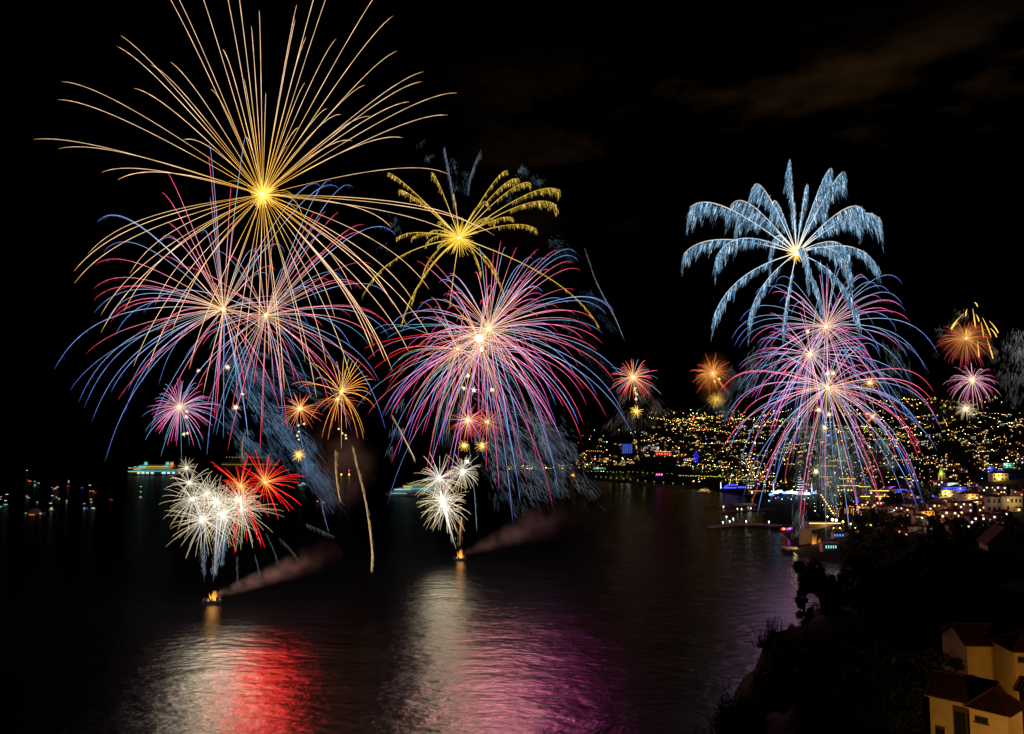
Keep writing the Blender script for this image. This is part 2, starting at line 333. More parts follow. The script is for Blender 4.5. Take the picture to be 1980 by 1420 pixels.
def burst(px, py, Y, rad, sag, sets, label, group=None, w=.75, core_r=5, mul=1.0, k=K, squash=1.0, light=None, hair=0, u0=.02, corecol=(6, 5.2, 3.6), spread=(.7, 1.05), seed=None, shift=(0, 0), core_edge=(2.2, 1.2, .25)):
    """sets: list of (n, stops, radius factor, sag factor)"""
    global rng
    if seed is not None: rng = np.random.default_rng(seed)
    C = at(px, py, Y); m = PX(Y)
    th = empty('firework_burst', C, label, 'firework', group)
    if core_r: core(th, m, core_r, corecol, edge=core_edge)
    for n, stops, rf, sf in sets:
        for d in randdirs(n):
            rr = rad * rf * rng.uniform(*spread) * m
            s = sag * sf * rng.uniform(.75, 1.25) * m
            T = C + d * rr * np.array([1, 1, squash]) + np.array([shift[0] * m, 0, shift[1] * m - s])
            trail(th, C, T, s, stops, w * rng.uniform(.85, 1.15), mul * rng.uniform(.65, 1.25), k=k, hair=hair, u0=u0)
    if light: point_light((light[2] * m if len(light) > 2 and not hasattr(light[2], '__len__') else 0, 0, 0), light[0], (light[3] if len(light) > 3 else rad * .3) * m, light[1], th)  # sideways offset moves the glow off the burst centre to shape its water reflection
    return th, C, m

Y1, Y2, Y3 = 640.0, 870.0, 1080.0

# --- the big golden burst, tips read from the photograph as directions
def golden():
    global rng; rng = np.random.default_rng(3)
    C = at(508, 377, Y1); m = PX(Y1)
    th = empty('firework_burst', C, 'huge golden chrysanthemum burst filling the upper left sky', 'firework', 'large aerial bursts over the bay')
    core(th, m, 7, (8, 7, 5), 60, 5.0, (2.4, 1.3, .2))
    tips = [(233, 69, 40), (226, 90, 45), (118, 158, 57), (112, 193, 50), (64, 270, 45), (113, 288, 52), (196, 334, 50), (228, 348, 55), (291, 126, 50), (329, 120, 40), (259, 171, 45), (407, 173, 50), (352, 272, 50), (430, 95, 55), (486, 50, 25), (501, 20, 60), (472, 153, 15), (305, -40, 40), (318, -50, 45), (372, -60, 30), (432, -40, 30), (455, -55, 30), (574, 9, 40), (571, 37, 30), (618, -40, 25), (650, -55, 30), (745, -35, 35), (592, 72, 50), (590, 160, 40), (578, 247, 35), (514, 179, 12), (760, 31, 50), (768, 99, 52), (819, 139, 48), (816, 158, 50), (884, 180, 58), (792, 197, 45), (866, 223, 52), (779, 267, 48), (706, 165, 48), (650, 75, 45), (716, 225, 45), (681, 273, 45), (660, 222, 50), (633, 210, 40), (474, 266, 40), (868, 338, 62), (956, 456, 66), (930, 445, 70), (756, 440, 60), (905, 470, 60), (584, 416, 60),
            (143, 525, 90), (144, 548, 92), (170, 492, 85), (251, 530, 90), (195, 610, 100), (195, 644, 105), (239, 603, 95), (258, 710, 110), (286, 713, 110), (452, 700, 60), (393, 762, 80), (366, 713, 80), (631, 705, 90), (648, 617, 80), (723, 671, 90), (550, 752, 60), (474, 674, 50), (759, 718, 90), (791, 682, 80), (787, 630, 80), (831, 652, 85), (724, 690, 90), (545, 768, 50), (800, 585, 80), (830, 560, 80), (612, 770, 70), (520, 690, 40), (500, 640, 40), (330, 650, 90), (300, 590, 90), (680, 740, 90), (745, 700, 90), (590, 700, 60), (420, 650, 60), (760, 590, 80), (680, 560, 70)]
    for x, y, s in tips:
        r = math.hypot(x - 508, y - 377 - s * .5); dep = math.sqrt(max(0, 400 ** 2 - r * r)) * m * rng.choice([-1, 1]) * rng.uniform(.5, .9)
        T = at(x, y, Y1 + dep); trail(th, C, T, s * m, GOLD, rng.uniform(.8, 1.0), rng.uniform(.85, 1.15), n=30)
    for i in range(14):
        a = rng.uniform(0, 2 * math.pi); l = rng.uniform(50, 150)
        T = at(508 + math.cos(a) * l * .5, 377 - math.sin(a) * l, Y1 + rng.choice([-1, 1]) * 330 * m); trail(th, C, T, 20 * m, YELL, .6, .8)
    point_light((0, 0, 0), (1, .72, .4), 40, .12, th)
golden()
def more(res, tips, w=.66, mul=.95, hair=10):
    th, C, m = res
    for x, y, sg, st in tips:
        T = at(x, y, C[1] + rng.uniform(-60, 60) * m); trail(th, C, T, sg * m, st, w, mul * rng.uniform(.85, 1.1), n=26, hair=hair)
G_L = 'large aerial bursts over the bay'
rA = burst(432, 598, Y1 + 50, 250, 75, [(30, PINK, .92, .8), (20, BLUE, 1.05, 1.25)], 'wide pink and blue burst under the golden one, its core the left of two', G_L, w=.62, core_r=4, mul=.85, hair=4, seed=21, shift=(-20, 20), light=((.8, .3, .5), .08))
rB = burst(514, 610, Y1 + 90, 235, 70, [(32, PINK, 1.0, .8), (20, BLUE, 1.05, 1.2), (8, CYAN, .8, 1)], 'wide pink and blue burst under the golden one, its core the right of two', G_L, w=.6, core_r=4, mul=.85, hair=3, seed=22, shift=(25, 10), light=((.8, .3, .5), .08))
more(rA, [(105, 715, 150, BLUE), (152, 778, 150, BLUE), (163, 788, 150, BLUE), (178, 815, 150, BLUE), (203, 893, 165, BLUE), (187, 430, 120, BLUE), (190, 428, 118, BLUE), (200, 488, 115, BLUE), (240, 800, 120, BLUE), (222, 650, 115, BLUE), (248, 755, 100, BLUE), (185, 512, 75, PINK), (182, 558, 80, PINK), (182, 580, 80, PINK), (214, 622, 75, PINK), (303, 643, 60, PINK), (313, 372, 45, PINK), (322, 330, 30, PINK), (404, 275, 60, BLUE), (403, 300, 20, PINK), (406, 380, 10, BLUE), (447, 357, 25, PINK), (320, 430, 50, PINK), (475, 262, 70, BLUE), (400, 880, 40, BLUE), (432, 850, 40, BLUE), (480, 850, 50, BLUE), (540, 790, 60, PINK), (620, 360, 110, BLUE), (655, 365, 120, BLUE), (275, 740, 80, BLUE)])
more(rB, [(765, 455, 125, BLUE), (640, 350, 90, BLUE), (682, 362, 110, BLUE), (630, 408, 30, PINK), (608, 410, 25, PINK), (655, 410, 35, PINK), (705, 435, 60, PINK), (700, 450, 60, PINK), (760, 640, 90, PINK), (735, 670, 80, PINK), (680, 675, 90, BLUE), (745, 830, 170, BLUE), (752, 650, 90, BLUE), (695, 555, 70, PINK), (700, 560, 70, PINK), (545, 770, 40, PINK), (550, 750, 40, PINK), (467, 770, 50, PINK), (490, 749, 40, PINK), (478, 790, 60, CYAN), (570, 740, 60, PINK), (640, 800, 120, PINK), (400, 705, 70, PINK)], .6)
# --- centre
rC = burst(945, 636, Y2, 195, 50, [(40, PINK, 1.08, .9), (24, BLUE, 1.15, 1.3)], 'dense pink and blue burst in the middle, around the upper right white core', G_L, w=.66, core_r=6, mul=1.05, hair=2, seed=31, shift=(15, 8), light=((.8, .03, .42), 15, 112, 42))
burst(926, 655, Y2 - 15, 180, 45, [(38, MAGE, 1.15, 1.2), (20, ORNG, .85, 1), (16, CYAN, 1.0, 1.2)], 'magenta and orange burst in the middle with the largest glaring core', G_L, w=.62, core_r=10, mul=.95, hair=2, seed=32, light=((1, .36, .38), 30, 25, 58), corecol=(9, 8, 6))
burst(885, 675, Y2 + 25, 165, 45, [(22, PINK, 1.1, 1), (22, CYAN, 1.15, 1.2), (12, YELL, .8, 1)], 'thinner pink and teal burst at the left of the middle cores', G_L, w=.56, core_r=3.5, mul=.8, seed=33, shift=(-8, -15))
burst(931, 676, Y2 + 8, 200, 60, [(30, MAGE, 1.1, 1.6), (20, BLUE, 1.2, 1.7)], 'pink burst in the middle with long drooping trails towards the water', G_L, w=.6, core_r=5, mul=.85, seed=34, shift=(5, -40), squash=.9)
burst(905, 813, Y2 + 30, 46, 6, [(50, REDO, 1, 1), (20, MAGE, .7, 1)], 'small white hot red burst low under the middle bursts', 'small red bursts under the middle ones', w=.5, core_r=4, mul=.9, seed=35, light=((1, .5, .4), .5))
burst(942, 816, Y2 + 45, 42, 6, [(50, REDO, 1, 1)], 'small dull red burst right of the white hot one under the middle', 'small red bursts under the middle ones', w=.45, core_r=2.5, mul=.6, seed=36)
more(rC, [(1188, 602, 95, BLUE), (1182, 600, 90, BLUE), (1172, 608, 85, BLUE), (1212, 745, 100, BLUE), (1205, 800, 110, BLUE), (1225, 845, 120, BLUE), (1188, 738, 80, PINK), (1172, 805, 90, PINK), (1124, 848, 90, PINK), (1128, 820, 90, PINK), (1115, 490, 90, BLUE), (1118, 505, 95, BLUE), (1108, 508, 55, PINK), (1122, 523, 60, PINK), (1078, 484, 40, PINK), (1042, 482, 35, PINK), (1000, 478, 25, PINK), (969, 466, 30, PINK), (978, 480, 60, BLUE), (955, 480, 15, PINK), (925, 480, 60, BLUE), (823, 496, 20, PINK), (806, 504, 20, PINK), (1150, 620, 60, PINK), (1145, 640, 60, PINK), (1165, 665, 60, PINK), (1030, 500, 60, BLUE), (1055, 502, 60, BLUE)], .62, hair=5)
more(rC, [(703, 675, 25, RED), (722, 715, 40, RED), (740, 738, 45, RED), (745, 760, 60, REDO), (785, 812, 90, PINK), (800, 850, 110, PINK), (755, 790, 90, BLUE), (748, 655, 40, CYAN), (735, 645, 35, CYAN), (770, 880, 130, BLUE), (1080, 950, 140, BLUE), (1060, 850, 60, PINK), (940, 910, 30, PINK), (862, 840, 50, YELL), (835, 845, 70, YELL)], .6, hair=5)
# --- right
G_R = 'pink and blue bursts over the town'
rE = burst(1597, 632, Y3, 178, 62, [(34, MAGE, .9, .8), (44, BLUE, 1.1, 1.3)], 'pink and blue burst just beneath the blue palm, highest of three', G_R, w=.62, core_r=4.5, mul=.95, seed=41, light=((.6, .26, .6), 2.0, -60, 60), core_edge=(2, .9, .2))
burst(1567, 685, Y3 + 30, 145, 35, [(48, MAGE, 1.0, .9), (24, BLUE, 1.15, 1.2)], 'crowded magenta burst leaning left, middle of three over the town', G_R, w=.6, core_r=4.5, mul=1.0, seed=42, light=((.6, .26, .56), 2.2, -40, 60))
rD = burst(1600, 750, Y3 - 30, 200, 85, [(34, PINK, 1.0, 1), (38, BLUE, 1.05, 1.2)], 'wide fountain shaped pink and blue burst, lowest of three over the town', G_R, w=.68, core_r=5, mul=1.0, seed=43, shift=(5, -20), light=((.6, .26, .55), 2.0, -70, 60))

more(rE, [(1812, 682, 110, BLUE), (1790, 716, 110, BLUE), (1700, 560, 80, BLUE), (1745, 590, 90, BLUE), (1675, 540, 70, BLUE), (1745, 550, 95, BLUE), (1415, 655, 90, BLUE), (1430, 622, 85, BLUE), (1460, 570, 80, BLUE), (1586, 503, 40, BLUE), (1603, 515, 10, PINK), (1600, 510, 30, BLUE), (1668, 531, 35, PINK), (1740, 592, 50, PINK)], .6, hair=4)
more(rD, [(1815, 822, 140, PINK), (1805, 758, 100, PINK), (1390, 760, 90, PINK), (1398, 752, 85, PINK), (1400, 820, 120, BLUE), (1405, 828, 130, PINK), (1450, 890, 140, PINK), (1820, 830, 130, BLUE), (1778, 892, 130, PINK), (1735, 895, 120, PINK), (1432, 895, 140, BLUE), (1768, 945, 130, BLUE), (1780, 950, 140, BLUE), (1500, 930, 110, BLUE), (1460, 940, 110, BLUE), (1517, 932, 100, PINK)], .66, hair=4)

# --- fronds with falling curtains: the blue palm and the gold brush burst
def frond(th, C, T, sag, head, cur, fall, dens, w=.7, mul=1.0, u_start=.3, head_stops=None, n=30, lean=(0, 0), sp=(4, 11), depth=4):
    pts, u = curve(C, T, sag, n, 1.9); px = PX(C[1])
    mb = MB()
    body = ramp(u, head_stops) * mul
    mb.tube(pts - C, w * px * np.clip((1.05 - u) * 5, .2, 1), body, 4)
    N = int(dens); ui = np.sqrt(rng.uniform(u_start ** 2, 1.0, N)); base = np.stack([np.interp(ui, u, pts[:, i]) for i in range(3)], 1) - C
    vel = np.gradient(pts, axis=0); vel /= np.linalg.norm(vel, axis=1)[:, None]; v = np.stack([np.interp(ui, u, vel[:, i]) for i in range(3)], 1)
    L = fall * px * np.clip((ui - u_start) / (1 - u_start), .03, 1) ** .7 * (0.75 + .25 * np.sin(ui * 43 + C[0]))
    q = rng.power(1.0, N) * rng.uniform(.2, 1, N)
    off = (L * q)[:, None] * (np.array([lean[0], 0, -1]) + v * np.array([.30, .3, .0]) * (1 - .5 * q[:, None]))
    P = base + off + rng.normal(0, 1, (N, 3)) * np.array([.5, depth, .5]) * px
    d = np.array([lean[0], 0, -1.]) + v * np.array([.45, .4, .25]) * (1 - .6 * q[:, None]) + rng.normal(0, .07, (N, 3)); d /= np.linalg.norm(d, axis=1)[:, None]
    ln = rng.uniform(*sp, N)[:, None] * px
    b = (rng.uniform(.12, 1, N) ** 2.4) * (1 - .4 * q) * mul * 2.1 * (.55 + .6 * np.clip(np.sin(ui * 97 + C[2]) + np.sin(ui * 61 + q * 3), -.6, 1.2))
    mb.streaks(P, P + d * ln, rng.uniform(.22, .5, N) * px, ramp(rng.uniform(0, 1, N), cur) * b[:, None])
    mb.build('palm_frond', SPARK, th, cols=True)
    if head:
        sel = u > .28; h = MB(); h.tube(pts[sel] - C + np.array([0, -1.5 * px, .6 * px]), .32 * px, ramp(u[sel], head), 4); h.build('leading_edge', SPARK, th, cols=True)
def palm():
    global rng; rng = np.random.default_rng(51)
    C = at(1540, 490, Y3 + 20); m = PX(Y3 + 20)
    th = empty('palm_burst', C, 'pale blue palm shaped burst with drooping feathered fronds on the right', 'firework')
    core(th, m, 7, (8, 6.5, 3.5), 40, 3.2, (2.0, 1.0, .1))
    BL = [(0, (.16, .42, .75)), (.5, (.25, .6, .95)), (.85, (.6, .85, 1.1)), (1, (1.3, 1.5, 1.6))]
    HS = [(0, (1.8, 1.5, 1.0)), (.15, (.8, 1.0, 1.2)), (.5, (.6, .8, 1.0)), (1, (.35, .6, .8))]
    OR = [(0, (1.0, .5, .2)), (1, (1.2, .55, .12))]
    for x, y, s, fall, lean in [(1334, 402, 78, 45, 0), (1412, 400, 85, 45, -.1), (1425, 430, 90, 45, -.1), (1457, 360, 70, 46, -.2), (1494, 392, 55, 55, -.1), (1527, 309, 25, 50, -.2), (1535, 392, 20, 40, -.1), (1560, 357, 20, 45, -.1), (1606, 325, 30, 55, -.2), (1631, 332, 32, 42, -.05), (1598, 370, 25, 60, -.1), (1667, 404, 55, 38, -.1), (1700, 424, 70, 45, 0), (1660, 430, 62, 30, 0), (1322, 492, 70, 28, 0), (1384, 500, 85, 35, 0), (1640, 490, 60, 30, 0), (1697, 520, 85, 24, .05), (1643, 530, 80, 30, .05), (1381, 610, 75, 30, -.05), (1450, 610, 60, 45, -.05), (1488, 500, 110, 30, 0), (1515, 640, 30, 12, -.02), (1590, 600, 60, 25, 0), (1660, 620, 90, 20, 0), (1562, 515, 60, 40, 0)]:
        r = math.hypot(x - 1540, y - 490 - s * .4); dep = math.sqrt(max(0, 215 ** 2 - min(r, 214) ** 2)) * m * rng.choice([-1, 1]) * .8
        T = at(x, y, C[1] + dep)
        frond(th, C, T, s * m, OR if y < 600 and rng.random() < .9 else None, BL, fall * 1.5, 760 + fall * 16, .75, 1.0, .16, HS, lean=(lean, 0), sp=(6, 15))
    point_light((0, 0, 0), (.5, .65, 1.0), 50, .06, th)
palm()
def gold_brush():
    global rng; rng = np.random.default_rng(61)
    C = at(888, 460, Y2 + 60); m = PX(Y2 + 60)
    th = empty('brush_burst', C, 'golden burst with thick brush like fronds bending right, above the middle', 'firework')
    core(th, m, 6, (8, 7, 4), 90, 7.0, (1.2, .75, .06))
    GD = [(0, (.55, .34, .02)), (.6, (1.0, .62, .06)), (1, (1.6, 1.1, .3))]
    HS = [(0, (1.6, 1.1, .25)), (.3, (1.0, .62, .06)), (1, (.8, .5, .05))]
    for x, y, s, fall, de in [(750, 334, 22, 5, 200), (772, 367, 20, 8, 200), (793, 383, 35, 5, 200), (835, 333, 25, 18, 260), (876, 375, 30, 8, 200), (982, 330, 40, 8, 200), (1004, 347, 48, 18, 500), (1026, 354, 45, 15, 400), (1081, 368, 55, 24, 800), (1077, 398, 60, 26, 900), (1038, 444, 35, 12, 400), (956, 430, 40, 16, 400), (947, 400, 60, 8, 260), (766, 462, 30, 4, 120), (795, 462, 26, 4, 120), (826, 455, 30, 5, 120), (822, 475, 30, 4, 120), (992, 422, 25, 8, 200), (845, 480, 16, 4, 100), (846, 430, 16, 4, 100), (815, 540, 60, 6, 150), (870, 590, 20, 6, 150), (965, 540, 40, 8, 260), (930, 530, 40, 14, 260), (700, 575, 85, 4, 150), (776, 628, 70, 4, 150), (795, 590, 60, 4, 120), (1160, 635, 85, 3, 120), (975, 570, 50, 10, 260)]:
        dep = math.sqrt(max(0, 200 ** 2 - min(199, math.hypot(x - 888, y - 460)) ** 2)) * m * rng.choice([-1, 1]) * .7
        T = at(x, y, C[1] + dep)
        frond(th, C, T, s * m, None, GD, fall, de, .62, .9, .3, HS, n=26, sp=(3, 8), depth=2)
    point_light((0, 0, 0), (1, .8, .3), 35, .08, th)
gold_brush()

# --- lower left
G_S = 'smaller bursts low over the left barge'
burst(347, 787, Y1 + 140, 72, 12, [(60, MAGE, 1.0, .9), (34, CYAN, 1.15, 1.8)], 'small magenta and blue burst at the left, above the cruise ship', G_S, w=.6, core_r=3, mul=.9, seed=71, shift=(5, -2), light=((.7, .2, .5), .25))
burst(580, 790, Y1 + 160, 46, 5, [(44, REDO, 1, 1), (16, ORNG, .8, 1)], 'tiny red and orange burst left of the orange crossette', G_S, w=.5, core_r=3, mul=.85, seed=72)
burst(652, 772, Y1 + 150, 52, 8, [(34, REDO, 1, 1)], 'faint red burst tangled behind the orange crossette', G_S, w=.45, core_r=2, mul=.6, seed=73)
def orange_cross():
    C = at(660, 758, Y1 + 145); m = PX(Y1 + 145)
    th = empty('firework_burst', C, 'orange burst with curling arms right of the tiny red one', 'firework', G_S); core(th, m, 2.5)
    for x, y, s in [(563, 745, 40), (577, 752, 45), (600, 812, 50), (622, 848, 55), (634, 852, 50), (660, 868, 35), (703, 850, 60), (692, 850, 55), (704, 838, 55), (725, 790, 45), (718, 765, 30), (722, 735, 25), (712, 728, 20), (716, 745, 25), (665, 690, 22), (675, 692, 12), (683, 697, 10), (690, 702, 12), (697, 706, 12), (694, 693, 10), (703, 718, 14), (668, 715, 20), (650, 700, 35), (631, 690, 50), (598, 705, 45), (610, 735, 40), (640, 830, 40), (648, 815, 30), (670, 830, 40), (682, 810, 40), (712, 755, 30), (706, 775, 30)]:
        T = at(x, y, Y1 + 145 + rng.uniform(-25, 25)); trail(th, C, T, s * m * .6, ORNG if rng.random() < .75 else YELL, .62, 1.0)
orange_cross()
def red_pair():
    for (cx, cy_, lab, tips) in [(465, 940, 'scarlet burst over the left barge, left of the red pair', [(408, 893), (413, 900), (422, 905), (437, 910), (455, 900), (474, 890), (486, 905), (500, 920), (440, 960), (520, 960), (500, 985), (512, 1060), (505, 1058), (499, 1045), (478, 1048), (453, 1070), (450, 1050), (520, 1000), (480, 880), (430, 930)]),
                                 (512, 932, 'scarlet burst over the left barge, right of the red pair', [(475, 875), (493, 870), (518, 880), (522, 876), (541, 889), (530, 905), (560, 908), (578, 918), (590, 922), (578, 935), (570, 945), (583, 978), (577, 972), (567, 985), (560, 990), (545, 975), (535, 990), (538, 1005), (520, 985), (500, 980), (480, 960), (462, 900), (470, 915), (508, 895), (550, 900), (574, 928), (556, 960), (548, 940), (485, 880)])]:
        C = at(cx, cy_, Y1 - 10); m = PX(Y1 - 10); th = empty('firework_burst', C, lab, 'firework', 'red pair over the left barge'); core(th, m, 3, (6, 3, 1), 24, 3, (1.8, .35, .04))
        for x, y in tips:
            trail(th, C, at(x, y, Y1 - 10 + rng.uniform(-25, 25)), rng.uniform(2, 9) * m, RED, .85, 1.0)
        for d in randdirs(34):
            T = C + d * 45 * m * rng.uniform(.6, 1.1); trail(th, C, T, 3 * m, RED, .5, .9)
        point_light((8, 0, -4), (1, .025, .02), 16, 20, th)
red_pair()
G_W = 'white bursts over the left barge'
for i, (x, y, r, n, lab, cr, lt) in enumerate([(372, 965, 75, 44, 'white starburst over the left barge, leftmost and thinly rayed', 3, 1.3), (392, 1006, 70, 60, 'white starburst over the left barge, lowest of the cluster', 5, 2.0), (418, 970, 55, 70, 'glaring white starburst over the left barge beside the brightest flare', 7, 2.0), (432, 995, 70, 80, 'brightest white burst over the left barge at the foot of its cluster', 10, 4.0), (462, 968, 55, 60, 'white burst touching the red pair over the left barge', 7, 3.0), (400, 955, 45, 50, 'small greenish white burst on top of the white cluster', 3, .6), (468, 985, 75, 50, 'white and green burst with rays reaching right under the red pair', 3, .8)]):
    burst(x, y, Y1 - 30 + 9 * i, r, 8, [(min(96, int(n * 1.45)), WHIT, 1, 1)], lab, G_W, w=.42, core_r=cr * .7, mul=.8, seed=80 + i, light=((1, .84, .6), lt * 5, 0, 26), corecol=(5, 5, 4.6), u0=.0, spread=(.5, 1.1), core_edge=(2, 1.9, 1.5))
burst(360, 905, Y1 + 10, 24, 2, [(60, WHIT, 1, 1)], 'little yellow green fuzzy burst above the white cluster', G_W, w=.4, core_r=2, mul=.5, seed=88)
burst(366, 934, Y1 + 5, 46, 6, [(34, WHIT, 1, 1)], 'little white burst with a dim centre between the fuzzy one and the cluster', G_W, w=.55, core_r=2.5, mul=.7, seed=89)
burst(578, 880, Y1 + 60, 16, 1, [(50, YELL, 1, 1)], 'tiny golden puff burst right of the red pair', G_S, w=.5, core_r=3, mul=1.1, seed=90)
# --- lower middle
G_M = 'cream bursts over the middle barge'
for i, (x, y, r, n, lab, cr, lt) in enumerate([(850, 925, 56, 62, 'cream starburst over the middle barge, upper of the stacked pair', 4, 2.2), (857, 968, 58, 80, 'cream starburst over the middle barge with the glaring stem below it', 8, 3.4), (895, 912, 46, 50, 'cream starburst over the middle barge, at the right with a hollow centre', 3, 1.0), (862, 985, 48, 44, 'cream starburst over the middle barge, lowest of the group', 3, 1.2)]):
    burst(x, y, Y2 - 20 + 8 * i, r, 7, [(min(96, int(n * 1.2)), WHIT, 1, 1)], lab, G_M, w=.48, core_r=cr * .7, mul=.85, seed=100 + i, light=((1, .82, .55), lt * 1.9, 0, 32), corecol=(5, 4.9, 4.3), spread=(.6, 1.1), core_edge=(2, 1.7, 1.2))
burst(898, 862, Y2, 14, 1, [(36, YELL, 1, 1)], 'tiny gold puff over the middle barge, left one', G_M, w=.5, core_r=2.5, seed=105)
burst(932, 862, Y2, 16, 1, [(36, YELL, 1, 1)], 'tiny gold puff over the middle barge, right one', G_M, w=.5, core_r=2.5, seed=106)
# --- far right small ones
burst(1224, 730, 2300, 46, 8, [(56, REDO, 1, 1), (18, PINK, 1.15, 1.1), (10, CYAN, 1.25, 1.5)], 'small red burst between the middle fireworks and the hill', None, w=.62, core_r=4, mul=.8, seed=110)
burst(1230, 796, 2300, 15, 1, [(40, YELL, 1, 1)], 'tiny yellow burst standing on the far hillside', None, w=.55, core_r=3, mul=1.3, seed=111)
burst(1378, 722, 2600, 44, 5, [(90, ORNG, .75, 1), (36, REDO, 1.1, 1.1)], 'small glowing orange and red burst over the far hill', None, w=.6, core_r=3, mul=.75, seed=112, light=((1, .22, .03), 2.4, 0, 9))
burst(1386, 772, 2600, 20, 2, [(80, YELL, 1, 1)], 'smoky yellow puff burst below the small orange one', None, w=.7, core_r=0, mul=.6, seed=113)
burst(1868, 655, 2400, 58, 14, [(90, REDO, .95, 1)], 'pink orange burst within smoke at the far right', 'far right bursts', w=.5, core_r=3, mul=.6, seed=114, light=((1, .34, .04), 16, 0, 12))
burst(1880, 735, 2400, 50, 14, [(60, MAGE, 1, 1), (30, WHIT, 1, 1.4)], 'pink white burst just under the smoky one at far right', 'far right bursts', w=.5, core_r=5, mul=.6, seed=115)
burst(1868, 790, 2500, 22, 3, [(60, WHIT, 1, 1)], 'crooked yellow white burst on the far right hillside', 'far right bursts', w=.5, core_r=3, mul=.6, seed=116)
burst(1682, 740, 2300, 22, 3, [(30, YELL, 1, 1)], 'dim yellow burst seen through the right pink one', None, w=.6, core_r=3, mul=.6, seed=117)
burst(1687, 806, 2300, 16, 2, [(30, ORNG, 1, 1)], 'dim amber burst low behind the right pink one', None, w=.6, core_r=2, mul=.6, seed=118)
def gold_drips():
    C = at(1875, 610, 2400); m = PX(2400)
    th = empty('firework_burst', C, 'golden willow drips crowning the smoky burst at far right', 'firework', 'far right bursts')
    for a, b in [((1863, 607), (1839, 636)), ((1852, 624), (1840, 638)), ((1870, 598), (1867, 612)), ((1881, 597), (1886, 633)), ((1887, 608), (1893, 622)), ((1884, 585), (1890, 593)), ((1900, 615), (1916, 652)), ((1897, 623), (1902, 653)), ((1913, 621), (1930, 644)), ((1905, 645), (1920, 694)), ((1889, 650), (1893, 691)), ((1915, 635), (1927, 652)), ((1869, 635), (1868, 648)), ((1875, 640), (1876, 652))]:
        P, Q = at(*a, 2400), at(*b, 2400 + rng.uniform(-30, 30)); s = 6 * m
        pts, u = curve(P, Q, s, 10); mb = MB(); mb.tube(pts - C, 1.1 * m * np.clip(.4 + u * 2, 0, 1), ramp(u, [(0, (.9, .5, .1)), (.6, (1.8, 1.0, .15)), (1, (1.2, .6, .05))]), 4); mb.build('spark_trail', SPARK, th, cols=True)
gold_drips()
# --- single flares
def flare(x, y, Y, r, col, lab, group='hanging flares'):
    C = at(x, y, Y); m = PX(Y); th = empty('flare', C, lab, 'flare', group)
    mb = MB(); mb.ball((0, 0, 0), r * m * .6, tuple(c * 4 for c in col), 8, 6, 1, .5, rng); mb.build('core', SPARK, th, cols=True)
    d = rng.normal(size=(46, 3)); d /= np.linalg.norm(d, axis=1)[:, None]; mb = MB()
    mb.streaks(d * r * m * .4, d * r * m * rng.uniform(.9, 2.6, 46)[:, None], .3 * m, np.tile(np.array(col) * .8, (46, 1))); mb.build('ray_halo', SPARK, th, cols=True)
rng = np.random.default_rng(9)
WC = (1.6, 1.25, .6); WW = (1.5, 1.45, 1.2)
FL = 'small dazzling white yellow flare hanging among the left trails'
for x, y, r in [(440, 710, 3.2), (456, 788, 4.2), (469, 762, 2.2), (384, 717, 2.0), (361, 796, 1.8), (360, 806, 2.2), (355, 840, 2.0), (362, 838, 1.6)]: flare(x, y, Y1 + 120, r, WC, FL, 'flares among the left trails')
for x, y, r in [(905, 727, 3), (897, 751, 2.8), (916, 755, 4), (951, 754, 3), (903, 893, 4)]: flare(x, y, Y2 - 40, r, WW, 'small dazzling white flare below the middle cores', 'flares below the middle cores')
for x, y, r in [(1583, 793, 4), (1603, 802, 3.5), (1595, 827, 4), (1600, 722, 3.5), (1611, 722, 3), (1578, 912, 4.5), (1562, 641, 2.8)]: flare(x, y, Y3 - 60, r, WC, 'small dazzling flare strung down the right pink bursts', 'flares down the right bursts')
for x, y, r in [(577, 823, 1.4), (588, 820, 1.2), (578, 835, 1.3), (575, 843, 1.3), (578, 850, 1.2), (662, 838, 1.2), (655, 830, 1.1), (668, 842, 1.2), (669, 848, 1.2)]: flare(x, y, Y1 + 150, r, WC, 'pinprick yellow flare falling beneath the orange bursts', 'pinprick flares beneath the orange bursts')
for x, y, r in [(1228, 751, 1.6), (1229, 760, 1.4), (1232, 763, 1.2), (1230, 772, 1.8), (1227, 755, 1.2), (1391, 733, 1.6), (1382, 738, 1.4)]: flare(x, y, 2280, r, (1.6, 1.0, .2), 'tiny amber flare dripping below a small far burst', 'amber flares below the far bursts')
flare(1108, 919, 2700, 3.0, (.8, .34, .04), 'large orange harbour beacon glow at the end of the breakwater', 'hanging flares')

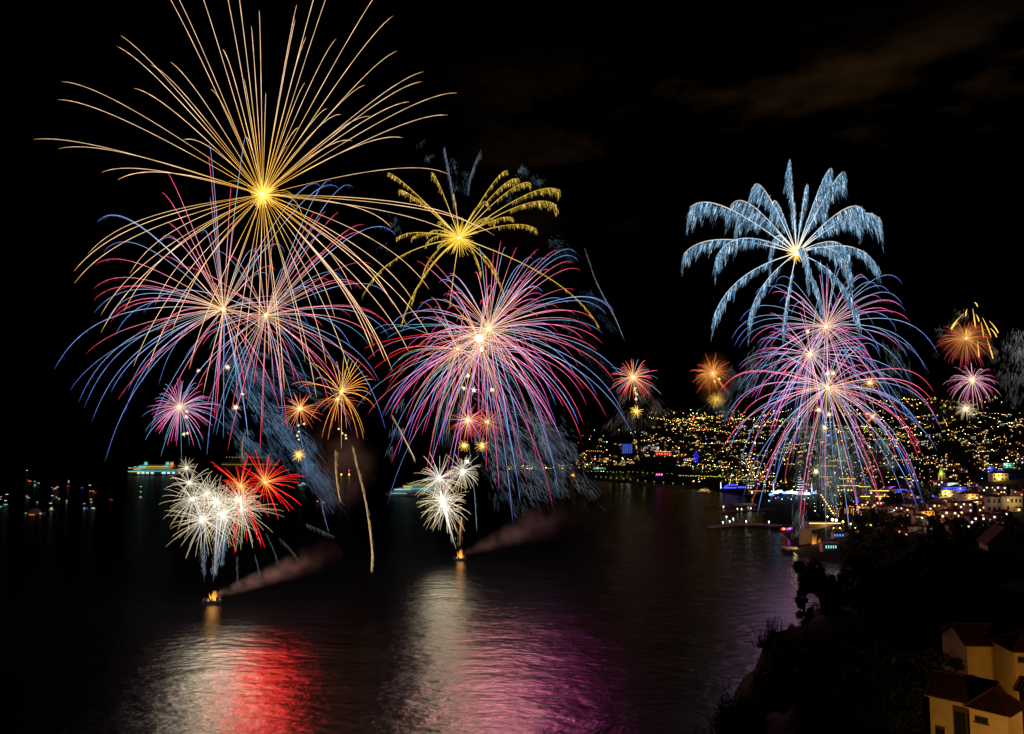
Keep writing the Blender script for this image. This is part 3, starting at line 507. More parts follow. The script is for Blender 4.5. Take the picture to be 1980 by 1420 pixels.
# --- falling comets and spark showers
def comet(pts, Y, w0, w1, col, lab, name='comet', dens=260, fuzz=6, side=1, group='falling comets'):
    P = np.array([at(x, y, Y) for x, y in pts]); C = P[0]; m = PX(Y)
    t = np.linspace(0, 1, len(P)); u = np.linspace(0, 1, 24); q = np.stack([np.interp(u, t, P[:, i]) for i in range(3)], 1)
    for _ in range(3): q[1:-1] = (q[:-2] + q[1:-1] * 2 + q[2:]) / 4
    th = empty(name, C, lab, 'firework', group)
    mb = MB(); w = np.interp(u, [0, .6, .93, 1], [w0, w1, w1 * .8, .15]) * m; c = np.array(col)[None] * np.interp(u, [0, .5, .9, 1], [.25, .9, 1.2, .4])[:, None]
    mb.tube(q - C, w * .34, c * .8, 6); mb.build('head_trail', SPARK, th, cols=True)
    ui = rng.uniform(0, .95, dens); b = np.stack([np.interp(ui, u, q[:, i]) for i in range(3)], 1) - C
    off = np.abs(rng.normal(0, 1, dens)) * fuzz * m * (1 - ui * .8)
    b2 = b + np.stack([side * off * .35 + rng.normal(0, 1, dens) * np.interp(ui, u, w) * .25, rng.normal(0, 2 * m, dens), -off * .3], 1); d = np.stack([side * rng.uniform(.1, .35, dens), 0 * ui, -np.ones(dens)], 1) * rng.uniform(4, 10, dens)[:, None] * m
    mb = MB(); mb.streaks(b2, b2 + d, .2 * m, np.array(col)[None] * rng.uniform(.08, .6, dens)[:, None]); mb.build('spark_tail', SPARK, th, cols=True)
rng = np.random.default_rng(12)
comet([(680, 862), (690, 905), (706, 965), (714, 1020), (719, 1060), (719, 1085), (717, 1106)], Y1, .5, 2.2, (1.3, .85, .36), 'long golden comet tail falling almost to the water, right of the red pair', dens=500, fuzz=7)
comet([(648, 870), (648, 905), (652, 940), (657, 968)], Y1 + 60, .8, 2.0, (1.1, .65, .2), 'short golden comet tail falling left of the longest one', dens=160)
comet([(756, 800), (775, 835), (792, 868), (803, 890)], Y1 + 60, .8, 2.2, (1.2, .85, .4), 'pale comet tail slanting down right between the left and middle bursts', dens=160)
comet([(478, 830), (470, 850), (468, 870), (470, 890)], Y1 + 80, 2.4, 2.0, (.45, .32, .12), 'dull tan comet tail behind the scarlet bursts', dens=60, side=-1)
comet([(1130, 480), (1150, 540), (1168, 575), (1188, 610), (1208, 660)], Y2, .6, 1.4, (.38, .4, .45), 'thin grey spark tail falling right of the middle bursts', dens=160, fuzz=3)
comet([(590, 1012), (612, 1022), (650, 1040), (700, 1060)][:3], Y1, .15, .4, (.25, .26, .3), 'thin grey tail sliding right of the left barge bursts', dens=60, fuzz=2)
comet([(620, 968), (625, 990), (635, 1028)], Y1, .25, .6, (.3, .35, .7), 'short violet tail right of the scarlet bursts', dens=60, fuzz=2)
for pts, lab in [([(513, 1030), (528, 1060), (545, 1112)], 'grey blue tail dropping right of the left barge cluster'), ([(540, 1040), (560, 1060), (581, 1088)], 'brownish tail farthest right of the left barge cluster'), ([(457, 1075), (458, 1105), (459, 1135)], 'upright grey tail right above the left barge'), ([(492, 1072), (498, 1095), (505, 1122)], 'short amber tail above the smoke of the left barge')]:
    comet(pts, Y1 - 10, .15, .4, (.20, .20, .23), lab, dens=60, fuzz=2)
comet([(905, 855), (912, 905), (918, 960), (922, 1030)], Y2, .5, .9, (.35, .4, .5), 'faint grey tail hanging right of the middle cream bursts', dens=60, fuzz=3)
comet([(860, 285), (866, 320), (873, 355), (880, 410)], Y2 + 60, 1.2, .6, (.4, .5, .7), 'pale blue spray rising above the golden brush burst, left one', dens=160, fuzz=4, side=-1)
comet([(930, 290), (918, 315), (908, 345), (903, 380)], Y2 + 60, .8, .5, (.35, .45, .6), 'pale blue spray rising above the golden brush burst, right one', dens=130, fuzz=4)

def stems(base, tops, Y, lab, w=1.1, col=(1.3, 1.3, 1.4), glow=True):
    C = at(*base, Y); m = PX(Y); th = empty('launch_trail', C, lab, 'firework', 'launch trails above the barges')
    for x, y in tops:
        T = at(x, y, Y + rng.uniform(-4, 4)); u = np.linspace(0, 1, 16); q = C[None] * (1 - u[:, None]) + T[None] * u[:, None]
        q[:, 0] += np.sin(u * math.pi) * .02 * (T - C)[2] * rng.uniform(-1, 1)
        mb = MB(); mb.tube(q - C, m * w * np.interp(u, [0, .3, .8, 1], [.15, .5, 1, .6]), np.array(col)[None] * np.interp(u, [0, .25, .6, 1], [.12, .3, 1, 1.6])[:, None], 5); mb.build('spark_trail', SPARK, th, cols=True)
        n = 120; ui = rng.uniform(.15, 1, n); b = C[None] * (1 - ui[:, None]) + T[None] * ui[:, None] - C; b[:, 0] += rng.normal(0, 2.2 * m, n)
        mb = MB(); mb.streaks(b, b + np.stack([rng.normal(0, 1.5, n), 0 * ui, -rng.uniform(4, 9, n)], 1) * m, .25 * m, np.array(col)[None] * rng.uniform(.1, .5, n)[:, None]); mb.build('spark_tail', SPARK, th, cols=True)
stems((395, 1128), [(380, 960), (398, 1000)], Y1 - 20, 'pair of thin silver launch trails left above the left barge', .5, (.5, .6, .7))
stems((412, 1125), [(420, 1000), (440, 1000), (432, 985)], Y1 - 20, 'bright silver launch trails feeding the left white cluster', .7, (.9, .9, 1.0))
stems((428, 1100), [(436, 1030)], Y1 - 20, 'short blue launch trail right above the left barge', .7, (.35, .6, .8))
stems((882, 1062), [(852, 950)], Y2 - 10, 'thick white launch trail rising from the middle barge', 2.6, (1.9, 1.7, 1.4))
stems((888, 1060), [(893, 1000)], Y2 - 10, 'thin orange launch trail beside the thick white one', .9, (.7, .35, .12))

def shower(bands, Y, n, lab, col_a, col_b, ln=(5, 13), w=.26, wob=.22, group='spark showers'):
    """bands: (x0,y0,x1,y1,width, share, drop angle handled by direction)"""
    C = at(bands[0][0], bands[0][1], Y); m = PX(Y); th = empty('spark_shower', C, lab, 'firework', group)
    tot = sum(b[5] for b in bands)
    for x0, y0, x1, y1, wd, sh in bands:
        k = int(n * sh / tot); mb = MB()
        L = math.hypot(x1 - x0, y1 - y0); dx, dy = (x1 - x0) / L, (y1 - y0) / L
        # tufts: clusters of sparks, so the fall reads as wisps
        nt = max(3, k // 14); tu = rng.uniform(0, 1, nt); tv = rng.normal(0, .5, nt)
        idx = rng.integers(0, nt, k); u = tu[idx] + rng.normal(0, .06, k); v = tv[idx] * wd + rng.normal(0, 5, k) ; tb = rng.uniform(.15, 1, nt)[idx]
        X = x0 + dx * u * L - dy * v; Yp = y0 + dy * u * L + dx * v
        a = math.atan2(dy, dx) + rng.normal(0, wob, k); l = rng.uniform(*ln, k)
        dep = Y + rng.normal(0, 18, k)
        P = np.array([at(X[i], Yp[i], dep[i]) for i in range(k)]) - C
        D = np.stack([np.cos(a) * l * m, rng.normal(0, .5, k), -np.sin(a) * l * m], 1)
        t = rng.uniform(0, 1, k)[:, None]; c = .8 * (np.array(col_a) * t + np.array(col_b) * (1 - t)) * (rng.uniform(.2, 1, k) * tb * np.clip(1.1 - u * .6, .2, 1))[:, None]
        mb.streaks(P, P + D, rng.uniform(.6, 1.2, k) * w * .8 * m, c); o = mb.build('falling_spark', SPARK, th, cols=True); o['kind'] = 'stuff'
rng = np.random.default_rng(14)
shower([(450, 710, 640, 960, 40, 5), (500, 780, 600, 900, 26, 3), (560, 860, 640, 960, 14, 2), (430, 700, 560, 760, 22, 2), (440, 800, 520, 900, 26, 2), (470, 660, 620, 760, 25, 1.2)], Y1 + 170, 3600, 'steel blue spark shower drifting down right beneath the left pink bursts', (.12, .38, .75), (.45, .6, .8), (8, 20), .36, .12)
shower([(930, 740, 1110, 900, 50, 4), (960, 800, 1060, 960, 40, 4), (1000, 760, 1130, 960, 30, 2), (880, 760, 860, 880, 30, 1), (940, 830, 1000, 990, 26, 2), (780, 780, 760, 880, 10, .3), (1040, 820, 1080, 940, 16, 1)], Y2 + 60, 3300, 'silver blue spark shower falling under the middle bursts', (.2, .42, .75), (.7, .7, .7), (8, 18), .34, .2)
shower([(1590, 800, 1560, 960, 50, 3), (1600, 820, 1650, 950, 50, 3), (1500, 640, 1430, 760, 40, 1), (1450, 700, 1400, 800, 30, .8), (1700, 640, 1740, 780, 40, .8), (1600, 840, 1600, 990, 20, 2), (1700, 820, 1720, 900, 20, .8), (1560, 940, 1530, 1060, 8, .6)], Y3 - 10, 3400, 'grey green spark shower falling in front of the town', (.2, .45, .5), (.6, .68, .65), (8, 20), .32, .1)
shower([(1130, 560, 1180, 640, 20, 1), (1060, 470, 1110, 510, 18, 1), (1090, 600, 1150, 700, 25, 1), (1130, 660, 1180, 740, 20, .8)], Y2 + 30, 900, 'dim teal embers drifting right of the middle bursts', (.08, .2, .28), (.15, .22, .26), (4, 9), .26, .3)
shower([(1225, 740, 1180, 830, 14, 1), (1240, 745, 1290, 800, 12, 1), (1235, 750, 1260, 820, 16, 1), (1215, 760, 1215, 830, 14, 1)], 2280, 600, 'brown willow sparks beneath the small red far burst', (.35, .25, .15), (.25, .22, .2), (6, 14), .4, .15)
shower([(1965, 640, 1945, 740, 18, 1), (1985, 670, 1960, 780, 16, 1), (1975, 650, 1990, 760, 12, 1)], 2300, 900, 'pale grey willow sparks cut by the right edge of the view', (.3, .28, .25), (.4, .4, .4), (5, 12), .42, .25)
shower([(1830, 615, 1815, 690, 16, 1), (1865, 600, 1850, 640, 14, 1), (1910, 660, 1915, 700, 10, 1)], 2420, 300, 'faint ashen sparks around the smoky far right burst', (.3, .3, .28), (.35, .28, .2), (4, 9), .45, .5)
shower([(1005, 325, 1030, 350, 6, 1), (1035, 335, 1045, 360, 4, .6), (905, 320, 900, 370, 6, .8), (870, 300, 880, 380, 6, .8), (812, 275, 835, 320, 4, .4), (985, 370, 1000, 420, 5, .4), (770, 430, 740, 500, 14, .5)], Y2 + 80, 600, 'scattered pale blue specks above the golden brush burst', (.2, .35, .5), (.35, .45, .5), (3, 8), .3, .3)
# ------------------------------------------------------------------ boats and ships
LAMP_W = emit((1, .93, .8), 10); LAMP_Y = emit((1, .60, .10), 16); LAMP_O = emit((1, .34, .05), 14); LAMP_G = emit((.25, 1, .65), 4); LAMP_C = emit((.3, .9, .85), 4)
LAMP_R = emit((1, .05, .04), 4); LAMP_B = emit((.05, .08, 1), 5); LAMP_M = emit((1, .15, .6), 4); LAMP_YG = emit((.75, .8, .1), 6)
CM = {'w': LAMP_W, 'y': LAMP_Y, 'o': LAMP_O, 'g': LAMP_G, 'c': LAMP_C, 'r': LAMP_R, 'b': LAMP_B, 'm': LAMP_M, 'v': LAMP_YG}
CMB = {'w': emit((1, .9, .75), 1.5), 'y': emit((1, .62, .12), 1.6), 'o': emit((1, .3, .05), 1.3), 'g': emit((.25, 1, .6), 1.3), 'c': emit((.3, .9, .85), 1.2), 'r': emit((1, .04, .03), 1.0), 'b': emit((.06, .1, 1), 1.6), 'v': LAMP_YG, 'm': LAMP_M}
def boat(px, py, length, lights, label, group='boats anchored on the dark bay', hull=None, mast=0):
    """lights: (dx px, dy px up, width px, colour)"""
    P = on_water(px, py); m = PX(P[1]); th = empty('boat', P, label, 'boat', group, rz=0)
    L = length * m; b = L * .28; h = L * .10
    mb = MB(); xs = np.linspace(-.5, .5, 9); top = []; 
    v = []; f = []
    for i, x in enumerate(xs):
        wd = b / 2 * (1 - max(0, (abs(x) - .15) / .35) ** 2 * (1 if x < 0 else .45)); v += [(x * L, -wd, h * (1 + .35 * abs(x))), (x * L, wd, h * (1 + .35 * abs(x))), (x * L * .92, wd * .6, -.3), (x * L * .92, -wd * .6, -.3)]
    for i in range(8):
        for j in range(4): f.append((i * 4 + j, i * 4 + (j + 1) % 4, i * 4 + 4 + (j + 1) % 4, i * 4 + 4 + j))
    f += [(0, 3, 2, 1), (32, 33, 34, 35)]; mb.add(v, f); mb.build('hull', hull or M_HULL, th)
    mb = MB(); mb.box((L * .03, 0, h * 1.15 + h * .5), (L * .45, b * .62, h * 1.1), taper=.9); mb.box((L * .05, 0, h * 2.1 + h * .45), (L * .25, b * .5, h * .8), taper=.85); mb.build('cabin', M_HULL, th)
    if mast: mb = MB(); mb.tube([(0, 0, h), (0, 0, mast * m)], .18, sides=5); mb.build('mast', M_DARK, th)
    for dx, dy, w, c in lights:
        mb = MB(); mb.box((dx * m, -b * .36, dy * m * .9), (w * m * .62, .8, .6 * m)); mb.build('deck_light', CMB[c], th)
bl = 'small boat left of the cruise ship, '
for a in [(8, 981, 16, [(-6, 22, 3, 'w'), (3, 14, 7, 'w'), (5, 27, 8, 'w'), (4, 6, 12, 'g'), (-5, 1, 5, 'c'), (-7, 17, 3, 'w')], bl + 'leftmost of all', 30),
          (52, 918, 9, [(0, 9, 4, 'w')], bl + 'highest up and farthest away', 10),
          (58, 934, 14, [(-4, 6, 4, 'r'), (0, 4, 9, 'o'), (10, 3, 5, 'c')], bl + 'with orange and red deck lights', 9),
          (69, 941, 10, [(-1, 4, 6, 'c'), (-1, 1, 4, 'c'), (6, 7, 5, 'w')], bl + 'with a pale cyan cluster of lights', 8),
          (54, 965, 10, [(-2, 6, 4, 'w'), (1, 3, 8, 'c')], bl + 'with a teal light under a white one', 8),
          (72, 974, 6, [(0, 3, 3, 'w')], bl + 'showing a single greenish light', 5),
          (66, 996, 42, [(-8, 4, 22, 'c'), (12, 3.6, 14, 'w'), (-2, 1, 18, 'o')], 'long low boat with one cyan and white strip of light, nearest the viewer', 6),
          (105, 950, 18, [(4, 7, 6, 'y'), (7, 9, 5, 'w'), (-4, 8, 7, 'b'), (1, 5, 9, 'o')], bl + 'with yellow and violet lights', 14),
          (106, 966, 18, [(-4, 8, 7, 'w'), (4, 5, 4, 'g'), (9, 2, 6, 'y')], bl + 'white and amber lit', 10),
          (100, 988, 15, [(0, 6, 8, 'w'), (0, 3, 9, 'g'), (-2, 16, 8, 'w')], bl + 'bright green and white lit', 18),
          (129, 974, 6, [(0, 6, 4, 'w'), (0, 2, 2, 'g')], bl + 'alone with one greenish lamp', 5),
          (132, 942, 9, [(1, 13, 4, 'w'), (1, 10, 4, 'w'), (0, 3, 8, 'r')], bl + 'red lit under two white lights', 14),
          (159, 946, 9, [(0, 3, 6, 'b')], bl + 'with a single blue light', 6),
          (176, 954, 16, [(-2, 17, 7, 'w'), (-1, 5, 5, 'o'), (5, 5, 3, 'w'), (8, 2, 10, 'r')], bl + 'red decked below a white mast light', 17),
          (176, 972, 9, [(0, 7, 6, 'y'), (1, 1, 4, 'w')], bl + 'with one strong warm light', 8),
          (165, 986, 12, [(-2, 4, 4, 'w'), (3, 4, 5, 'b'), (-2, -0.2, 3, 'c'), (-2, 13, 6, 'c')], bl + 'lowest, with white and blue lights', 14),
          (180, 986, 15, [(0, 4, 9, 'g'), (2, 3, 5, 'w')], bl + 'green lit, rightmost of the low ones', 6),
          (215, 968, 10, [(0, 2, 9, 'r')], bl + 'alone with one red light', 5),
          (272, 964, 9, [(0, 25, 5, 'w'), (0, 14, 5, 'w'), (0, 3, 6, 'w')], 'tall masted boat with three stacked white lights below the cruise ship', 27),
          (584, 941, 22, [(-3, 3, 14, 'c'), (2, 7, 8, 'w'), (6, 5, 6, 'g')], 'small white lit motor yacht right of the scarlet bursts', 9),
          (622, 974, 14, [(-8, 5, 4, 'w'), (4, 2, 6, 'y')], 'small boat with a white and a yellow light under the violet tail', 8),
          (478, 985, 12, [(0, 3, 6, 'g')], 'small boat with a green light behind the scarlet bursts', 5),
          (1362, 953, 30, [(-4, 7, 16, 'y'), (-4, 3.6, 24, 'y'), (4, 2, 18, 'y'), (6, 6, 8, 'y')], 'tour boat with yellow lit decks moored off the blue arch', 8)]:
    boat(a[0], a[1], a[2], a[3], a[4], mast=a[5])
def ship(px0, px1, pyw, decks, label, tall, funnel=None, lights=()):
    P0 = on_water((px0 + px1) / 2, pyw); m = PX(P0[1]); L = (px1 - px0) * m; th = empty('cruise_ship', P0, label, 'ship')
    mb = MB(); v = []; f = []; xs = np.linspace(-.5, .5, 13)
    for x in xs:
        t = max(0, (-x - .25) / .25); wd = L * .055 * (1 - t ** 2); z = L * .045 * (1 + .25 * t); v += [(x * L, -wd, z), (x * L, wd, z), (x * L * (.94 if x < 0 else 1), wd * .7, -.5), (x * L * (.94 if x < 0 else 1), -wd * .7, -.5)]
    for i in range(12):
        for j in range(4): f.append((i * 4 + j, i * 4 + (j + 1) % 4, i * 4 + 4 + (j + 1) % 4, i * 4 + 4 + j))
    f += [(0, 3, 2, 1), (48, 49, 50, 51)]; mb.add(v, f); mb.build('hull', M_HULL, th)
    z = L * .045
    for i, (x0, x1, h) in enumerate(decks):
        mb = MB(); mb.box(((x0 + x1) / 2 * L, 0, z + h * m / 2), ((x1 - x0) * L, L * .095 - i * 2, h * m)); mb.build('deck', M_HULL, th); z += h * m
    if funnel:
        for fx, fc in funnel:
            mb = MB(); mb.cone((fx * L, 0, z), L * .035, L * .05, 10, r2=L * .022); mb.build('funnel', fc, th)
    for dx, dy, w, h, c in lights:
        mb = MB(); mb.box((dx * L, -L * .056 - .5, dy * m), (w * L, .6, h * m)); mb.build('light_strip', CM[c] if isinstance(c, str) else c, th)
TEAL = emit((.10, .65, .6), 1.0); TEALd = emit((.08, .45, .5), .5); YL = emit((.75, .55, .08), .9); GRL = emit((.1, .5, .25), .5); ORL = emit((1, .25, .06), 1.0); PALE = emit((.55, .85, .9), 1.2)
ship(248, 352, 919, [(-.42, .48, 4), (-.38, .46, 4), (-.33, .42, 4), (-.28, .4, 3)], 'long cruise ship with teal lit decks and an orange lit top at the left', 30, [(-.18, TEAL), (.30, ORL), (.22, TEAL)],  # teal and orange light on the funnels is put into their glowing material
     [(-.05, 13.5, .75, .7, YL), (0, 10, .8, 1.2, TEALd), (-.05, 7.6, .85, .8, TEAL), (-.33, 6.8, .3, 1, YL), (-.28, 4.4, .05, 3, PALE), (-.2, 4.4, .05, 3, PALE), (-.12, 4.4, .05, 3, PALE), (-.03, 4.4, .05, 3, PALE), (.18, 4.4, .07, 3, PALE), (.27, 4.4, .05, 3, PALE), (.36, 4.4, .05, 3, PALE), (.02, 16.5, .45, 1.2, YL), (-.22, 16, .14, 3, TEAL), (.22, 17, .1, 2, TEAL), (-.30, 11.5, .12, 1.2, YL), (.32, 17.5, .06, 2.5, ORL), (-.45, 14, .04, .8, PALE), (-.35, 16, .05, .8, PALE)])
ship(745, 868, 959, [(-.36, .46, 5), (-.30, .44, 5), (-.22, .42, 5), (-.12, .4, 4)], 'ferry like cruise ship with streaming teal decks behind the middle cream bursts', 30, [(.25, M_HULL)],
     [(-.28, 5, .25, 1.2, TEAL), (.1, 12, .65, 1.2, TEALd), (-.22, 12.5, .26, 1.3, PALE), (.05, 14.6, .5, .9, TEAL), (-.14, 17.8, .14, 2.6, YL), (.1, 21, .35, 1.0, YL), (.02, 18.5, .45, .9, TEALd), (.2, 8, .4, .8, GRL), (-.02, 24, .3, .6, GRL), (-.25, 9, .35, .6, GRL)])
ship(418, 545, 905, [(-.42, .46, 6), (-.3, .36, 5), (-.26, .3, 4)], 'distant dark ship outlined by rows of yellow lights behind the scarlet bursts', 25, None,
     [(x, 6.6, .012, 1.0, YL) for x in np.linspace(-.38, .44, 22)] + [(x, 20.5, .012, 1.0, YL) for x in np.linspace(-.32, .3, 15)])
# --- firework barges with flames
FLAME = emit((1.0, .36, .03), 1.6); FLAMEH = emit((1.0, .55, .12), 2.5)
def barge(px, py, wpx, label, fh, dx):
    P = on_water(px, py); m = PX(P[1]); th = empty('firework_barge', P, label, 'barge', 'firework barges', rz=R(6))
    L = wpx * m; mb = MB(); mb.box((0, 0, .7), (L, L * .42, 2.4), taper=1.04); mb.box((-L * .47, 0, 2.6), (L * .06, L * .4, 1.4)); mb.build('hull', M_NAVY, th)
    mb = MB()
    for i in range(9):
        for j in (-1, 0, 1): mb.cone((-L * .4 + i * L * .1, j * L * .12, 1.9), .35, 1.7, 7, r2=.35)
    mb.build('mortar_rack', M_DARK, th)
    mb = MB(); mb.box((L * .36, 0, 3.2), (L * .2, L * .3, 2.6)); mb.build('deckhouse', M_DARK, th)
    mb = MB(); g = random.Random(4)
    for i in range(26):
        x = dx * m + g.gauss(0, 1) * L * .13; h = fh * m * math.exp(-((x - dx * m) / (L * .2)) ** 2) * g.uniform(.5, 1.0); b = L * .035
        u = np.linspace(0, 1, 7); q = np.stack([x + np.sin(u * 5 + i) * .35 * u + u * g.gauss(0, 1.2), g.gauss(0, 1) + 0 * u, 2 + u * h], 1)
        mb.tube(q, b * (1 - u) ** .6 * (.5 + u) + .02, ramp(u, [(0, (2.4, 1.3, .35)), (.3, (1.6, .65, .06)), (1, (.5, .13, .01))]), 6)
    mb.build('flame', SPARK, th, cols=True)
    point_light((dx * m, -3, 9), (1, .45, .12), 4, 6, th)
    return P, m
b1 = barge(409, 1166, 33, 'burning firework barge, the nearer and left one, trailing smoke to the right', 24, 4)
b2 = barge(889, 1083, 24, 'burning firework barge, the farther and middle one, under the cream bursts', 22, 1)
def plume(P0, P1, w0, w1, dens, label, seed=0, col=(.75, .66, .66)):
    """tapering smoke body between two points"""
    P0, P1 = np.array(P0), np.array(P1); u = np.linspace(0, 1, 14); q = P0[None] * (1 - u[:, None]) + P1[None] * u[:, None]
    q[:, 2] += np.sin(u * math.pi) * (-.04) * np.linalg.norm(P1 - P0)
    r = w0 + (w1 - w0) * u ** .8; r[0] = w0 * .4; r[-1] = w1 * .3; r[-2] = w1 * .75
    C = (P0 + P1) / 2; mb = MB(); mb.tube(q - C, r, sides=16)
    mt, nt, out = newmat('drifting_smoke'); N = nt.nodes; L = nt.links
    v = N.new('ShaderNodeVolumePrincipled'); v.inputs['Color'].default_value = (*col, 1); v.inputs['Anisotropy'].default_value = .1
    tc = N.new('ShaderNodeTexCoord'); sub = N.new('ShaderNodeVectorMath'); sub.operation = 'SUBTRACT'; sub.inputs[1].default_value = tuple(P0 - C); L.new(tc.outputs['Object'], sub.inputs[0])
    ax = (P1 - P0); ln = float(np.linalg.norm(ax)); ax = ax / ln
    dt = N.new('ShaderNodeVectorMath'); dt.operation = 'DOT_PRODUCT'; dt.inputs[1].default_value = tuple(ax); L.new(sub.outputs[0], dt.inputs[0])
    sc = N.new('ShaderNodeVectorMath'); sc.operation = 'SCALE'; sc.inputs[0].default_value = tuple(ax); L.new(dt.outputs['Value'], sc.inputs['Scale'])
    pr = N.new('ShaderNodeVectorMath'); pr.operation = 'SUBTRACT'; L.new(sub.outputs[0], pr.inputs[0]); L.new(sc.outputs[0], pr.inputs[1])
    le = N.new('ShaderNodeVectorMath'); le.operation = 'LENGTH'; L.new(pr.outputs[0], le.inputs[0])
    rr = N.new('ShaderNodeMapRange'); rr.inputs[1].default_value = 0; rr.inputs[2].default_value = ln; rr.inputs[3].default_value = w0; rr.inputs[4].default_value = w1; L.new(dt.outputs['Value'], rr.inputs[0])
    dv = N.new('ShaderNodeMath'); dv.operation = 'DIVIDE'; L.new(le.outputs['Value'], dv.inputs[0]); L.new(rr.outputs[0], dv.inputs[1])
    fo = N.new('ShaderNodeMapRange'); fo.interpolation_type = 'SMOOTHSTEP'; fo.inputs[1].default_value = .9; fo.inputs[2].default_value = 0; L.new(dv.outputs[0], fo.inputs[0])
    fa = N.new('ShaderNodeMapRange'); fa.inputs[1].default_value = ln * .97; fa.inputs[2].default_value = ln * .03; fa.inputs[3].default_value = 0.04; fa.inputs[4].default_value = 2.2; fa.interpolation_type = 'SMOOTHERSTEP'; L.new(dt.outputs['Value'], fa.inputs[0])
    nz = N.new('ShaderNodeTexNoise'); nz.inputs['Scale'].default_value = 2.2 / w1; nz.inputs['Detail'].default_value = 4; L.new(tc.outputs['Object'], nz.inputs['Vector'])
    nm = N.new('ShaderNodeMapRange'); nm.inputs[1].default_value = .35; nm.inputs[2].default_value = .7; L.new(nz.outputs[0], nm.inputs[0])
    a = N.new('ShaderNodeMath'); a.operation = 'MULTIPLY'; L.new(fo.outputs[0], a.inputs[0]); L.new(fa.outputs[0], a.inputs[1])
    b = N.new('ShaderNodeMath'); b.operation = 'MULTIPLY'; L.new(a.outputs[0], b.inputs[0]); L.new(nm.outputs[0], b.inputs[1])
    c = N.new('ShaderNodeMath'); c.operation = 'MULTIPLY'; L.new(b.outputs[0], c.inputs[0]); c.inputs[1].default_value = dens
    L.new(c.outputs[0], v.inputs['Density']); L.new(v.outputs[0], out.inputs['Volume'])
    o = mb.build('smoke_plume', mt, origin=None); o.location = tuple(C); tag(o, label, 'smoke', kind='stuff')
plume(b1[0] + np.array([4, 1, 6]), at(660, 1060, b1[0][1] + 15), 4.5, 20, .055, 'brown smoke drifting right from the left burning barge', col=(.55, .62, .66))
plume(b2[0] + np.array([3, 1, 6]), at(1130, 975, b2[0][1] + 25), 4, 42, .020, 'brown smoke drifting right from the middle burning barge', col=(.7, .66, .66))

def cloud(px, py, Y, wx, wz, dens, label, col=(.8, .7, .6)):
    C = at(px, py, Y); m = PX(Y); mb = MB(); mb.ball((0, 0, 0), wx * m, None, 24, 16, wz / wx)
    o = mb.build('smoke_cloud', mat_smoke('smoke', dens / m, col, 2.0 / (wx * m), .38, .68)); o.location = tuple(C); tag(o, label, 'smoke', kind='stuff')
cloud(655, 900, 820, 85, 110, .0035, 'dull brown smoke hanging right of the scarlet bursts')
cloud(1868, 662, 2420, 52, 40, .22, 'orange lit smoke inside the far right burst')
cloud(1382, 735, 2620, 46, 62, .22, 'reddish smoke around the small orange far burst')
cloud(1845, 790, 2700, 90, 45, .012, 'thin brown smoke over the far right hillside')
cloud(1610, 900, 1350, 120, 80, .006, 'greenish yellow smoke veiling the harbour front below the right bursts', (.75, .75, .5))
# ------------------------------------------------------------------ the town on the hill
g = random.Random(77)
def lamp_proto(mat, label, group, r=.58, h=8.0):
    th = empty('street_lamp', (0, 0, -500), label, 'street lamp', group)
    mb = MB(); mb.tube([(0, 0, 0), (0, 0, h * .6), (0, 0, h)], [.14, .11, .09], sides=5); mb.tube([(0, 0, h), (.5, 0, h + .3), (1.0, 0, h + .3)], .07, sides=4); mb.build('pole', M_DARK, th)
    mb = MB(); mb.ball((1.1, 0, h + .1), r, None, 7, 5, .7); mb.build('lamp_head', mat, th); return th
LP = {'y': (LAMP_Y, 'yellow street lamp among the dark hillside houses', 'yellow street lamps on the hillside'), 'o': (LAMP_O, 'orange street lamp among the dark hillside houses', 'orange street lamps on the hillside'),
      'w': (LAMP_W, 'white street lamp among the dark hillside houses', 'white street lamps on the hillside'), 'g': (LAMP_G, 'green tinted street lamp among the dark hillside houses', 'green tinted street lamps on the hillside'),
      'v': (LAMP_YG, 'lime yellow promenade lamp along the waterfront', 'lime yellow promenade lamps along the waterfront')}
protos = {}
used = {}
def put_lamp(p, c, scale=1.0):
    if c not in protos: protos[c] = lamp_proto(*LP[c]); first = True
    else: first = False
    o = protos[c] if first else copy_tree(protos[c])
    o.location = (p[0], p[1], p[2] - .2); o.scale = (scale,) * 3; o.rotation_euler = (0, 0, g.uniform(0, 6.28)); used[c] = used.get(c, 0) + 1
def zone(n, x0, x1, y0, y1, cluster=.5):
    cs = [(g.uniform(x0, x1), g.uniform(y0, y1)) for _ in range(max(3, n // 8))]; out = []
    for _ in range(n):
        if g.random() < cluster:
            c = g.choice(cs); out.append((min(x1, max(x0, c[0] + g.gauss(0, 9))), c[1] + g.gauss(0, 3)))
        else: out.append((g.uniform(x0, x1), g.uniform(y0, y1)))
    return out
def line(x0, y0, x1, y1, step): 
    n = int(math.hypot(x1 - x0, y1 - y0) / step); return [(x0 + (x1 - x0) * i / n + g.uniform(-.6, .6), y0 + (y1 - y0) * i / n + g.uniform(-.6, .6)) for i in range(n + 1)]
pix = []
for pl, c in [(line(1256, 812, 1342, 824, 4), 'y'), (line(1338, 826, 1352, 828, 2.5), 'y'), (line(1392, 828, 1530, 797, 5.5), 'y'), (line(1440, 836, 1560, 840, 6), 'v'), (line(1133, 877, 1166, 877, 3.5), 'o'), (line(1690, 779, 1800, 776, 6), 'y'), (line(1560, 800, 1700, 782, 6), 'y'), (line(1822, 780, 1880, 782, 4.5), 'y'), (line(1862, 800, 1950, 806, 6), 'y'), (line(1824, 812, 1832, 828, 2.5), 'y'), (line(1580, 792, 1640, 800, 8), 'y')]:
    pix += [(q, c, g.uniform(.8, 1.25)) for q in pl]
